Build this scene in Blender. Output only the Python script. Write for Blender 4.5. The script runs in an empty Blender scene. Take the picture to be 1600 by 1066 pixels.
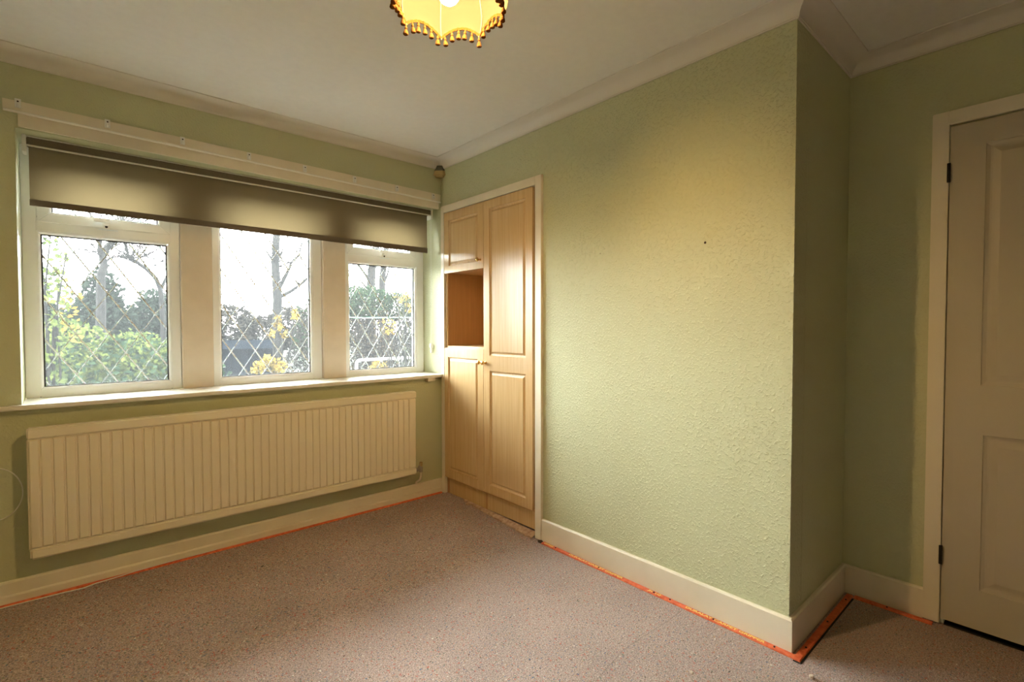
import bpy, bmesh, math, random
from mathutils import Vector, Matrix
random.seed(7)
S = bpy.context.scene
COL = S.collection
PI = math.pi

# ------------------------------------------------------------------ camera
cam_d = bpy.data.cameras.new('camera')
cam_d.sensor_width = 36.0
cam_d.lens = 777.1 / 1600.0 * 36.0
cam_d.clip_start = 0.02
cam = bpy.data.objects.new('camera', cam_d)
COL.objects.link(cam)
yaw, pitch, roll = math.radians(48.369), 0.0263, -0.001
F = Vector((math.cos(yaw) * math.cos(pitch), math.sin(yaw) * math.cos(pitch), -math.sin(pitch)))
R = Vector((math.sin(yaw), -math.cos(yaw), 0))
U = R.cross(F)
R2 = R * math.cos(roll) + U * math.sin(roll)
U2 = -R * math.sin(roll) + U * math.cos(roll)
M = Matrix((R2, U2, -F)).transposed().to_4x4()
M.translation = Vector((-2.0098, -3.03, 1.2209))
cam.matrix_world = M
S.camera = cam

# ------------------------------------------------------------------ sky and exposure
SKY = 9.0
w = bpy.data.worlds.new('World')
S.world = w
w.use_nodes = True
nt = w.node_tree
bg = nt.nodes['Background']
tc = nt.nodes.new('ShaderNodeTexCoord')
sp = nt.nodes.new('ShaderNodeSeparateXYZ')
rp = nt.nodes.new('ShaderNodeValToRGB')
nt.links.new(tc.outputs['Generated'], sp.inputs[0])
nt.links.new(sp.outputs['Z'], rp.inputs[0])
rp.color_ramp.elements[0].position = 0.0
rp.color_ramp.elements[0].color = (0.97, 0.99, 0.97, 1)
rp.color_ramp.elements[1].position = 0.8
rp.color_ramp.elements[1].color = (0.92, 0.97, 1.0, 1)
nt.links.new(rp.outputs[0], bg.inputs[0])
bg.inputs[1].default_value = SKY
S.view_settings.view_transform = 'Standard'
S.view_settings.look = 'None'
S.view_settings.gamma = 1.0
S.view_settings.use_curve_mapping = False
S.view_settings.exposure = 2.66
S.cycles.use_denoising = True
S.cycles.max_bounces = 14
S.cycles.diffuse_bounces = 8
S.cycles.transparent_max_bounces = 24
S.cycles.sample_clamp_indirect = 8.0
BULB = 195.0

# ------------------------------------------------------------------ materials
def mat(name, col, rough=0.6, metal=0.0, spec=0.5):
    m = bpy.data.materials.new(name)
    m.use_nodes = True
    b = m.node_tree.nodes['Principled BSDF']
    b.inputs['Base Color'].default_value = (*col, 1)
    b.inputs['Roughness'].default_value = rough
    b.inputs['Metallic'].default_value = metal
    b.inputs['Specular IOR Level'].default_value = spec
    return m

def P(m): return m.node_tree.nodes['Principled BSDF']

def noisy(m, c1, c2, scale=8.0, detail=4.0, stretch=(1, 1, 1), bump=0.0, bdist=0.002, lo=0.35, hi=0.65):
    nt = m.node_tree
    t = nt.nodes.new('ShaderNodeTexCoord')
    mp = nt.nodes.new('ShaderNodeMapping')
    mp.inputs['Scale'].default_value = stretch
    n = nt.nodes.new('ShaderNodeTexNoise')
    n.inputs['Scale'].default_value = scale
    n.inputs['Detail'].default_value = detail
    r = nt.nodes.new('ShaderNodeValToRGB')
    r.color_ramp.elements[0].position = lo
    r.color_ramp.elements[1].position = hi
    r.color_ramp.elements[0].color = (*c1, 1)
    r.color_ramp.elements[1].color = (*c2, 1)
    L = nt.links.new
    L(t.outputs['Object'], mp.inputs[0]); L(mp.outputs[0], n.inputs['Vector'])
    L(n.outputs['Fac'], r.inputs[0]); L(r.outputs[0], P(m).inputs['Base Color'])
    if bump:
        b = nt.nodes.new('ShaderNodeBump')
        b.inputs['Strength'].default_value = bump
        b.inputs['Distance'].default_value = bdist
        L(n.outputs['Fac'], b.inputs['Height']); L(b.outputs[0], P(m).inputs['Normal'])
    return m

def wallpaper(name, col, strength, dist=0.0025, scale=105.0, rough=0.5):
    """painted blown-vinyl wallpaper: raised worm-like blobs"""
    m = mat(name, col, rough)
    nt = m.node_tree
    L = nt.links.new
    t = nt.nodes.new('ShaderNodeTexCoord')
    n1 = nt.nodes.new('ShaderNodeTexNoise')
    n1.inputs['Scale'].default_value = scale
    n1.inputs['Detail'].default_value = 2.0
    n1.inputs['Roughness'].default_value = 0.45
    n1.inputs['Distortion'].default_value = 0.4
    r = nt.nodes.new('ShaderNodeValToRGB')
    r.color_ramp.elements[0].position = 0.48
    r.color_ramp.elements[1].position = 0.72
    r.color_ramp.interpolation = 'EASE'
    b = nt.nodes.new('ShaderNodeBump')
    b.inputs['Strength'].default_value = strength
    b.inputs['Distance'].default_value = dist
    L(t.outputs['Object'], n1.inputs['Vector'])
    L(n1.outputs['Fac'], r.inputs[0]); L(r.outputs[0], b.inputs['Height'])
    L(b.outputs[0], P(m).inputs['Normal'])
    return m

GREEN = (0.545, 0.555, 0.345)
M_wall = wallpaper('sage_wallpaper', GREEN, 0.62, dist=0.0036, scale=92, rough=0.62)
M_wall_w = wallpaper('sage_wallpaper_smooth', GREEN, 0.3, rough=0.55)
M_ceil = noisy(mat('ceiling_paint', (0.78, 0.765, 0.72), 0.75), (0.77, 0.755, 0.71), (0.79, 0.775, 0.73), 30, 3, bump=0.15, bdist=0.002)
M_trim = noisy(mat('cream_gloss_paint', (0.78, 0.71, 0.56), 0.32), (0.74, 0.67, 0.52), (0.80, 0.73, 0.58), 5, 3, bump=0.05)
M_cove = mat('cornice_paint', (0.74, 0.70, 0.63), 0.6)
M_sill = noisy(mat('sill_paint', (0.8, 0.78, 0.7), 0.25), (0.76, 0.74, 0.66), (0.82, 0.80, 0.72), 6, 3)
M_mull = noisy(mat('mullion_paint', (0.74, 0.66, 0.55), 0.5), (0.71, 0.63, 0.52), (0.76, 0.68, 0.57), 9, 3, bump=0.1)
M_upvc = mat('white_plastic_frame', (0.86, 0.88, 0.87), 0.25)
M_gasket = mat('black_gasket', (0.02, 0.022, 0.025), 0.6)
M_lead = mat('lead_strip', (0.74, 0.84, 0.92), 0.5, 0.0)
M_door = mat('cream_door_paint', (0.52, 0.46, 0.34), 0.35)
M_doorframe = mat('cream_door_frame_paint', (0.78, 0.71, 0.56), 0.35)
M_rad = mat('cream_radiator_enamel', (0.80, 0.72, 0.55), 0.28)
M_metal = mat('tarnished_brass', (0.45, 0.34, 0.18), 0.35, 0.9)
M_steel = mat('nickel_fitting', (0.45, 0.42, 0.38), 0.3, 0.9)
M_brass = mat('polished_brass', (0.80, 0.52, 0.18), 0.18, 1.0)
M_dark = mat('dark_iron', (0.03, 0.025, 0.022), 0.5, 0.6)
M_black = mat('dark_gap', (0.012, 0.012, 0.012), 0.9)
M_white = mat('white_plastic', (0.8, 0.8, 0.76), 0.35)
M_beige = noisy(mat('aged_plastic', (0.52, 0.38, 0.17), 0.5), (0.48, 0.35, 0.15), (0.56, 0.42, 0.2), 30)
M_greylens = mat('grey_lens', (0.12, 0.12, 0.10), 0.35)
M_cassette = noisy(mat('grey_brown_fabric', (0.16, 0.135, 0.10), 0.8), (0.15, 0.125, 0.095), (0.175, 0.145, 0.11), 300, 2)
M_alu = mat('white_aluminium', (0.72, 0.72, 0.66), 0.3)
M_grip = noisy(mat('red_stained_plywood', (0.72, 0.10, 0.03), 0.6), (0.62, 0.10, 0.03), (0.80, 0.19, 0.07), 60, 3, (1, 1, 1), 0.2)
M_letter = mat('yellow_print', (0.85, 0.62, 0.16), 0.6)
M_plaster = noisy(mat('raw_plaster_edge', (0.52, 0.36, 0.25), 0.9), (0.42, 0.27, 0.18), (0.62, 0.46, 0.33), 40, 4, bump=0.5, bdist=0.004)
M_crumb = noisy(mat('plaster_crumb', (0.6, 0.5, 0.4), 0.9), (0.5, 0.4, 0.3), (0.7, 0.62, 0.52), 90)
M_cable = mat('white_cable', (0.75, 0.74, 0.68), 0.4)

# wood laminate for the wardrobe: vertical fine grain
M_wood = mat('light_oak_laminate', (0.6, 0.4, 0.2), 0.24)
def wood_nodes(m, ca, cb, cc):
    nt = m.node_tree; L = nt.links.new
    t = nt.nodes.new('ShaderNodeTexCoord')
    mp = nt.nodes.new('ShaderNodeMapping'); mp.inputs['Scale'].default_value = (60, 60, 1.6)
    n = nt.nodes.new('ShaderNodeTexNoise'); n.inputs['Scale'].default_value = 2.0; n.inputs['Detail'].default_value = 5
    mp2 = nt.nodes.new('ShaderNodeMapping'); mp2.inputs['Scale'].default_value = (7, 7, 0.5)
    n2 = nt.nodes.new('ShaderNodeTexNoise'); n2.inputs['Scale'].default_value = 2.0; n2.inputs['Detail'].default_value = 3
    r = nt.nodes.new('ShaderNodeValToRGB')
    r.color_ramp.elements[0].position = 0.3; r.color_ramp.elements[1].position = 0.7
    r.color_ramp.elements[0].color = (*ca, 1); r.color_ramp.elements[1].color = (*cb, 1)
    mx = nt.nodes.new('ShaderNodeMixRGB'); mx.blend_type = 'MIX'
    mx.inputs[2].default_value = (*cc, 1)
    r2 = nt.nodes.new('ShaderNodeValToRGB')
    r2.color_ramp.elements[0].position = 0.45; r2.color_ramp.elements[1].position = 0.75
    r2.color_ramp.elements[1].color = (0.55, 0.55, 0.55, 1)
    L(t.outputs['Object'], mp.inputs[0]); L(mp.outputs[0], n.inputs['Vector'])
    L(t.outputs['Object'], mp2.inputs[0]); L(mp2.outputs[0], n2.inputs['Vector'])
    L(n.outputs['Fac'], r.inputs[0]); L(n2.outputs['Fac'], r2.inputs[0])
    L(r2.outputs[0], mx.inputs[0]); L(r.outputs[0], mx.inputs[1])
    L(mx.outputs[0], P(m).inputs['Base Color'])
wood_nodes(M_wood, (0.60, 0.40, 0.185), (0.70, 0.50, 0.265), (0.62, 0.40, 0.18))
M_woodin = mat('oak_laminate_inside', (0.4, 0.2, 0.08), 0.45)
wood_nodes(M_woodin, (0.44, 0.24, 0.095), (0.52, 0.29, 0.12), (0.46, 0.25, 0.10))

# recycled felt underlay
def felt(name):
    m = mat(name, (0.2, 0.15, 0.13), 0.95, spec=0.2)
    nt = m.node_tree; L = nt.links.new
    t = nt.nodes.new('ShaderNodeTexCoord')
    base = nt.nodes.new('ShaderNodeTexNoise'); base.inputs['Scale'].default_value = 210; base.inputs['Detail'].default_value = 3
    rb = nt.nodes.new('ShaderNodeValToRGB')
    rb.color_ramp.elements[0].position = 0.36; rb.color_ramp.elements[1].position = 0.66
    rb.color_ramp.elements[0].color = (0.25, 0.19, 0.175, 1); rb.color_ramp.elements[1].color = (0.57, 0.455, 0.415, 1)
    L(t.outputs['Object'], base.inputs['Vector']); L(base.outputs['Fac'], rb.inputs[0])
    last = rb.outputs[0]
    big = nt.nodes.new('ShaderNodeTexNoise'); big.inputs['Scale'].default_value = 2.2; big.inputs['Detail'].default_value = 5
    L(t.outputs['Object'], big.inputs['Vector'])
    rbig = nt.nodes.new('ShaderNodeValToRGB')
    rbig.color_ramp.elements[0].position = 0.3; rbig.color_ramp.elements[1].position = 0.7
    rbig.color_ramp.elements[0].color = (0.86, 0.86, 0.86, 1); rbig.color_ramp.elements[1].color = (1.1, 1.08, 1.06, 1)
    L(big.outputs['Fac'], rbig.inputs[0])
    mm = nt.nodes.new('ShaderNodeMixRGB'); mm.blend_type = 'MULTIPLY'; mm.inputs[0].default_value = 1
    L(last, mm.inputs[1]); L(rbig.outputs[0], mm.inputs[2]); last = mm.outputs[0]
    for i, (sc, c, thr) in enumerate([(95, (0.44, 0.16, 0.13), 0.635), (85, (0.13, 0.17, 0.26), 0.645), (130, (0.16, 0.20, 0.15), 0.645),
                                      (80, (0.08, 0.06, 0.055), 0.675), (130, (0.62, 0.57, 0.52), 0.66), (90, (0.45, 0.27, 0.14), 0.665)]):
        mp = nt.nodes.new('ShaderNodeMapping'); mp.inputs['Location'].default_value = (13.1 * i + 3, 7.7 * i, i)
        mp.inputs['Scale'].default_value = (1, 1.5 if i % 2 else 0.7, 1)
        n = nt.nodes.new('ShaderNodeTexNoise'); n.inputs['Scale'].default_value = sc; n.inputs['Detail'].default_value = 2
        r = nt.nodes.new('ShaderNodeValToRGB')
        r.color_ramp.elements[0].position = thr; r.color_ramp.elements[1].position = thr + 0.03
        mx = nt.nodes.new('ShaderNodeMixRGB'); mx.inputs[2].default_value = (*c, 1)
        L(t.outputs['Object'], mp.inputs[0]); L(mp.outputs[0], n.inputs['Vector']); L(n.outputs['Fac'], r.inputs[0])
        L(r.outputs[0], mx.inputs[0]); L(last, mx.inputs[1]); last = mx.outputs[0]
    L(last, P(m).inputs['Base Color'])
    b = nt.nodes.new('ShaderNodeBump'); b.inputs['Strength'].default_value = 0.55; b.inputs['Distance'].default_value = 0.003
    L(base.outputs['Fac'], b.inputs['Height']); L(b.outputs[0], P(m).inputs['Normal'])
    return m
M_felt = felt('recycled_felt_underlay')

def thin_glass():
    m = bpy.data.materials.new('window_glass'); m.use_nodes = True
    nt = m.node_tree; nt.nodes.clear(); L = nt.links.new
    o = nt.nodes.new('ShaderNodeOutputMaterial')
    tr = nt.nodes.new('ShaderNodeBsdfTransparent'); tr.inputs[0].default_value = (0.95, 0.97, 0.96, 1)
    gl = nt.nodes.new('ShaderNodeBsdfGlossy'); gl.inputs['Roughness'].default_value = 0.02
    fr = nt.nodes.new('ShaderNodeFresnel'); fr.inputs[0].default_value = 1.4
    mx = nt.nodes.new('ShaderNodeMixShader')
    du = nt.nodes.new('ShaderNodeBsdfTranslucent'); du.inputs[0].default_value = (0.9, 0.93, 0.95, 1)   # faint pale veil mixed in to imitate glare haze over the view
    m2 = nt.nodes.new('ShaderNodeMixShader'); m2.inputs[0].default_value = 0.0085
    L(tr.outputs[0], m2.inputs[1]); L(du.outputs[0], m2.inputs[2])
    L(fr.outputs[0], mx.inputs[0]); L(m2.outputs[0], mx.inputs[1]); L(gl.outputs[0], mx.inputs[2]); L(mx.outputs[0], o.inputs[0])
    return m
M_glass = thin_glass()

def translucent(name, col, tcol, fac, scale=0, c2=None):
    m = bpy.data.materials.new(name); m.use_nodes = True
    nt = m.node_tree; nt.nodes.clear(); L = nt.links.new
    o = nt.nodes.new('ShaderNodeOutputMaterial')
    d = nt.nodes.new('ShaderNodeBsdfDiffuse'); d.inputs[0].default_value = (*col, 1)
    t = nt.nodes.new('ShaderNodeBsdfTranslucent'); t.inputs[0].default_value = (*tcol, 1)
    mx = nt.nodes.new('ShaderNodeMixShader'); mx.inputs[0].default_value = fac
    L(d.outputs[0], mx.inputs[1]); L(t.outputs[0], mx.inputs[2]); L(mx.outputs[0], o.inputs[0])
    if scale:
        tc = nt.nodes.new('ShaderNodeTexCoord')
        n = nt.nodes.new('ShaderNodeTexNoise'); n.inputs['Scale'].default_value = scale; n.inputs['Detail'].default_value = 4
        r = nt.nodes.new('ShaderNodeValToRGB')
        r.color_ramp.elements[0].color = (*tcol, 1); r.color_ramp.elements[1].color = (*c2, 1)
        L(tc.outputs['Object'], n.inputs['Vector']); L(n.outputs['Fac'], r.inputs[0]); L(r.outputs[0], t.inputs[0])
    return m
M_blind = translucent('beige_blind_fabric', (0.27, 0.225, 0.150), (0.135, 0.100, 0.050), 0.36, 260, (0.175, 0.132, 0.068))
M_shade = translucent('cream_lampshade_fabric', (0.066, 0.064, 0.043), (0.088, 0.080, 0.052), 0.5)
M_tassel = translucent('gold_tassel_thread', (0.11, 0.052, 0.016), (0.11, 0.046, 0.011), 0.4)
M_braid = translucent('orange_braid', (0.10, 0.040, 0.010), (0.10, 0.03, 0.005), 0.4)

def emis(name, col, s):
    m = bpy.data.materials.new(name); m.use_nodes = True
    nt = m.node_tree; nt.nodes.clear()
    o = nt.nodes.new('ShaderNodeOutputMaterial'); e = nt.nodes.new('ShaderNodeEmission')
    e.inputs[0].default_value = (*col, 1); e.inputs[1].default_value = s
    nt.links.new(e.outputs[0], o.inputs[0])
    return m
M_bulb = emis('lit_bulb', (1.0, 0.635, 0.27), BULB)

# ------------------------------------------------------------------ helpers
def obj(name, bm, m, parent=None, smooth=False, loc=None, bevel=0.0, bseg=2):
    me = bpy.data.meshes.new(name)
    if bevel:
        bmesh.ops.bevel(bm, geom=[e for e in bm.edges if len(e.link_faces) == 2 and e.calc_face_angle() > 0.6],
                        offset=bevel, segments=bseg, affect='EDGES', clamp_overlap=True)
    bmesh.ops.recalc_face_normals(bm, faces=bm.faces)
    bm.to_mesh(me); bm.free()
    me.materials.append(m)
    if smooth:
        for p in me.polygons: p.use_smooth = True
        try: me.set_sharp_from_angle(angle=math.radians(38))
        except Exception: pass
    o = bpy.data.objects.new(name, me)
    COL.objects.link(o)
    if loc is not None: o.location = loc
    if parent is not None: o.parent = parent
    return o

def box(bm, x0, y0, z0, x1, y1, z1):
    g = bmesh.ops.create_cube(bm, size=1.0)
    for v in g['verts']:
        v.co = Vector(((x0 + x1) / 2 + v.co.x * (x1 - x0), (y0 + y1) / 2 + v.co.y * (y1 - y0), (z0 + z1) / 2 + v.co.z * (z1 - z0)))
    return g['verts']

def bx(name, m, c, parent=None, bevel=0.0, smooth=False):
    bm = bmesh.new(); box(bm, *c)
    return obj(name, bm, m, parent, smooth, bevel=bevel)

def empty(name, loc, label=None, cat=None, group=None, kind=None):
    o = bpy.data.objects.new(name, None)
    o.empty_display_size = 0.1
    o.location = loc
    COL.objects.link(o)
    return tag(o, label, cat, group, kind)

def tag(o, label=None, cat=None, group=None, kind=None):
    if label: o['label'] = label
    if cat: o['category'] = cat
    if group: o['group'] = group
    if kind: o['kind'] = kind
    return o

def adopt(root, *kids):
    """parent parts that were built in world coordinates to a root standing elsewhere"""
    for k in kids:
        k.parent = root
        k.location = k.location - root.location

def lathe(bm, prof, n=20, c=(0, 0, 0), axis='z'):
    rings = []
    for r, h in prof:
        ring = []
        for i in range(n):
            a = 2 * PI * i / n
            if axis == 'z': p = (c[0] + r * math.cos(a), c[1] + r * math.sin(a), c[2] + h)
            elif axis == 'x': p = (c[0] + h, c[1] + r * math.cos(a), c[2] + r * math.sin(a))
            else: p = (c[0] + r * math.cos(a), c[1] + h, c[2] + r * math.sin(a))
            ring.append(bm.verts.new(p))
        rings.append(ring)
    for a, b in zip(rings, rings[1:]):
        for i in range(n):
            bm.faces.new((a[i], a[(i + 1) % n], b[(i + 1) % n], b[i]))
    if prof[0][0] > 1e-5: bm.faces.new(rings[0])
    if prof[-1][0] > 1e-5: bm.faces.new(list(reversed(rings[-1])))
    bmesh.ops.remove_doubles(bm, verts=bm.verts, dist=1e-6)

def tube(bm, pts, rad, n=8, taper=None):
    pts = [Vector(p) for p in pts]
    rings = []
    seg = [(b - a).normalized() for a, b in zip(pts, pts[1:])]
    up = min((Vector((0, 0, 1)), Vector((0, 1, 0)), Vector((1, 0, 0))), key=lambda ax: round(max(abs(t.dot(ax)) for t in seg), 3))
    for i, p in enumerate(pts):
        t = (pts[min(i + 1, len(pts) - 1)] - pts[max(i - 1, 0)]).normalized()
        s = t.cross(up)
        if s.length < 1e-3: s = t.cross(Vector((1, 0, 0)))
        s.normalize(); q = s.cross(t).normalized()
        r = rad if taper is None else rad + (taper - rad) * i / (len(pts) - 1)
        if isinstance(rad, (list, tuple)): r = rad[i]
        rings.append([bm.verts.new(p + (s * math.cos(2 * PI * k / n) + q * math.sin(2 * PI * k / n)) * r) for k in range(n)])
    for a, b in zip(rings, rings[1:]):
        for k in range(n):
            bm.faces.new((a[k], a[(k + 1) % n], b[(k + 1) % n], b[k]))
    bm.faces.new(list(reversed(rings[0]))); bm.faces.new(rings[-1])

def extrude_profile(bm, prof, path, close=True):
    """prof: list of (d, z) with d = distance from wall into the room, path: list of (point_xy, inward mitre vector)"""
    rings = []
    for (x, y), (nx, ny) in path:
        rings.append([bm.verts.new((x + nx * d, y + ny * d, z)) for d, z in prof])
    k = len(prof)
    for a, b in zip(rings, rings[1:]):
        for i in range(k if close else k - 1):
            bm.faces.new((a[i], a[(i + 1) % k], b[(i + 1) % k], b[i]))
    if close:
        bm.faces.new(list(reversed(rings[0]))); bm.faces.new(rings[-1])

def slanted(bm, xa, za0, za1, xb, zb0, zb1, y0, y1):
    vs = [bm.verts.new(p) for p in ((xa, y0, za0), (xb, y0, zb0), (xb, y0, zb1), (xa, y0, za1), (xa, y1, za0), (xb, y1, zb0), (xb, y1, zb1), (xa, y1, za1))]
    for f in ((0, 1, 2, 3), (7, 6, 5, 4), (0, 4, 5, 1), (1, 5, 6, 2), (2, 6, 7, 3), (3, 7, 4, 0)):
        bm.faces.new([vs[i] for i in f])

def sstep(t):
    t = max(0.0, min(1.0, t)); return t * t * (3 - 2 * t)
def floor_z(x, y):
    return 0.036 * sstep((y + 1.15) / 1.15)

# ------------------------------------------------------------------ room shell
L_ = 2.342           # length of the wardrobe wall
W_ = 0.657           # depth of the alcove
H = 2.408            # ceiling
XL, YB = -2.80, -4.25   # left wall, back wall
OT = 2.084           # top of window opening
OX0, OX1 = -2.172, 0.0
FY = 0.24            # face of the window frames

bm = bmesh.new()
nx, ny = 40, 56
x0, x1, y0, y1 = XL - 0.15, W_ + 0.8, YB - 0.15, 0.02
vs = [[bm.verts.new((x0 + (x1 - x0) * i / nx, y0 + (y1 - y0) * j / ny, 0)) for j in range(ny + 1)] for i in range(nx + 1)]
for r_ in vs:
    for v in r_: v.co.z = floor_z(v.co.x, v.co.y)
for i in range(nx):
    for j in range(ny):
        bm.faces.new((vs[i][j], vs[i + 1][j], vs[i + 1][j + 1], vs[i][j + 1]))
for i in range(nx):     # skirts so the slab is closed at its rim
    for j in (0, ny):
        a, b = vs[i][j], vs[i + 1][j]
        bm.faces.new((a, b, bm.verts.new((b.co.x, b.co.y, -0.15)), bm.verts.new((a.co.x, a.co.y, -0.15))))
floor = tag(obj('floor', bm, M_felt, smooth=True), kind='structure')
bx('floor_slab', M_black, (x0, y0, -0.15, x1, 0.3, -0.012), floor)
tag(bx('ceiling', M_ceil, (XL - 0.15, YB - 0.15, H, W_ + 0.85, 0.32, H + 0.12)), kind='structure')

bm = bmesh.new()
box(bm, XL - 0.15, 0, -0.1, 0.0, 0.32, 0.868)
box(bm, XL - 0.15, 0, 0.868, OX0, 0.32, H)
box(bm, OX0, 0, OT, 0.0, 0.32, H)
tag(obj('wall_window', bm, M_wall_w), kind='structure')
CY0, CY1, CZ = -0.985, -0.058, 2.034     # wardrobe opening
bm = bmesh.new()
box(bm, 0, CY1, -0.1, 0.12, 0.32, H)
box(bm, 0, CY0, CZ, 0.12, CY1, H)
box(bm, 0, -L_, -0.1, 0.12, CY0, H)
box(bm, 0.62, -L_ + 0.1, -0.1, 0.70, 0.32, H)
box(bm, 0.12, 0.22, -0.1, 0.62, 0.32, H)
tag(obj('wall_right', bm, M_wall), kind='structure')
tag(bx('wall_alcove', M_wall_w, (0.1205, -L_ - 0.0005, -0.1, W_ + 0.1, -L_ + 0.1, H)), kind='structure')
DY0, DY1, DZ = -3.456, -2.690, 2.030
bm = bmesh.new()
box(bm, W_, DY1, -0.1, W_ + 0.1, -L_ - 0.0005, H)
box(bm, W_, DY0, DZ, W_ + 0.1, DY1, H)
box(bm, W_, YB, -0.1, W_ + 0.1, DY0, H)
box(bm, W_ + 0.7, YB, -0.1, W_ + 0.8, -L_, H)
box(bm, W_ + 0.1, -L_, -0.1, W_ + 0.8, -L_ + 0.1, H)
tag(obj('wall_door', bm, M_wall_w), kind='structure')
M_dim = mat('dark_brown_fill_cut', (0.10, 0.075, 0.045), 0.6)  # unseen back wall, coloured dark to cut the fill light in the alcove
tag(bx('wall_back', M_dim, (XL - 0.15, YB - 0.15, -0.1, W_ + 0.8, YB, H)), kind='structure')
tag(bx('wall_left', M_wall_w, (XL - 0.15, YB, -0.1, XL, 0, H)), kind='structure')

# cornice: coved profile with small fillets, mitred round the room
cp = [(0, 2.350), (0.006, 2.350), (0.007, 2.3535)]
for k in range(7):
    a = k / 6 * PI / 2
    cp.append((0.079 - 0.070 * math.cos(a), 2.3545 + 0.049 * math.sin(a)))
cp += [(0.085, 2.4045), (0.086, H), (0, H)]
bm = bmesh.new()
extrude_profile(bm, cp, [((XL, 0), (1, -1)), ((0, 0), (-1, -1)), ((0, -L_), (-1, -1)), ((W_, -L_), (-1, -1)),
                         ((W_, YB), (-1, 1)), ((XL, YB), (1, 1)), ((XL, 0), (1, -1))])
tag(obj('trim_1', bm, M_cove, smooth=True), kind='structure')

# skirting boards
def skirt(name, pts, h, t, z0=-0.01, m=M_trim, chamf=0.006):
    bm = bmesh.new()
    prof = [(0, z0), (t, z0), (t, h - chamf), (t - chamf, h), (0, h)]
    extrude_profile(bm, prof, pts)
    return tag(obj(name, bm, m), kind='structure')
bm = bmesh.new()
prof = [(0, 0.01), (0.030, 0.01), (0.030, 0.070), (0.026, 0.075), (0.019, 0.076), (0.0185, 0.073), (0.018, 0.125), (0.013, 0.131), (0, 0.131)]
extrude_profile(bm, prof, [((XL, 0), (1, -1)), ((0, 0), (-0.7, -1))])
tag(obj('baseboard_window', bm, M_trim), kind='structure')
skirt('baseboard_right', [((0, -1.038), (-1, 0)), ((0, -L_), (-1, -1))], 0.128, 0.016)
skirt('baseboard_alcove', [((0, -L_), (-1, -1)), ((W_, -L_), (-1, -1))], 0.128, 0.016)
skirt('baseboard_door', [((W_, -L_), (-1, -1)), ((W_, -2.637), (-1, 0))], 0.128, 0.016)
skirt('baseboard_back', [((XL, YB), (1, 1)), ((W_, YB), (-1, 1))], 0.128, 0.016)
skirt('baseboard_left', [((XL, YB), (1, 1)), ((XL, 0), (1, -1))], 0.128, 0.016)

# ------------------------------------------------------------------ window sill, mullions
bm = bmesh.new()
box(bm, OX0, -0.002, 0.869, 0.0, FY + 0.02, 0.889)
box(bm, -2.50, -0.044, 0.869, -0.004, -0.0005, 0.889)
tag(obj('trim_2', bm, M_sill, bevel=0.003), kind='structure')
ZB = 0.8895
ZT = OT + 0.0
for i, (a, b) in enumerate([(-1.549, -1.399), (-0.771, -0.620)]):
    bm = bmesh.new(); box(bm, a, 0.215, ZB, b, 0.318, ZT)
    tag(obj('trim_%d' % (3 + i), bm, M_mull, bevel=0.004), kind='structure')

# ------------------------------------------------------------------ windows
def ring(bm, x0, z0, x1, z1, wd, ya, yb, gap=0.0006):
    """four mitred bars round a rectangle, inner edge chamfered"""
    ch = 0.008
    o = [(x0, z0), (x1, z0), (x1, z1), (x0, z1)]
    i = [(x0 + wd, z0 + wd), (x1 - wd, z0 + wd), (x1 - wd, z1 - wd), (x0 + wd, z1 - wd)]
    m_ = [(x0 + wd - ch, z0 + wd - ch), (x1 - wd + ch, z0 + wd - ch), (x1 - wd + ch, z1 - wd + ch), (x0 + wd - ch, z1 - wd + ch)]
    for k in range(4):
        k2 = (k + 1) % 4
        sh = (gap, 0) if k in (0, 2) else (0, gap)
        sx, sz = sh
        def adj(p, s): return (p[0] + s * sx * (1 if k == 0 else -1), p[1] + s * sz * (1 if k == 1 else -1))
        A, B = adj(o[k], 1), adj(o[k2], -1)
        C, D = adj(i[k2], -1), adj(i[k], 1)
        E, G = adj(m_[k2], -1), adj(m_[k], 1)
        f = [bm.verts.new((p[0], ya, p[1])) for p in (A, B, E, G)]
        g = [bm.verts.new((p[0], ya + 0.007, p[1])) for p in (D, C)]      # inner edge, set back
        h = [bm.verts.new((p[0], yb, p[1])) for p in (A, B, C, D)]
        bm.faces.new(f)
        bm.faces.new((f[3], f[2], g[1], g[0]))
        bm.faces.new((g[0], g[1], h[2], h[3]))
        bm.faces.new((f[0], h[0], h[1], f[1]))
        bm.faces.new((h[0], h[3], h[2], h[1]))
        bm.faces.new((f[1], h[1], h[2], g[1], f[2]))
        bm.faces.new((f[0], f[3], g[0], h[3], h[0]))

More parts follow.
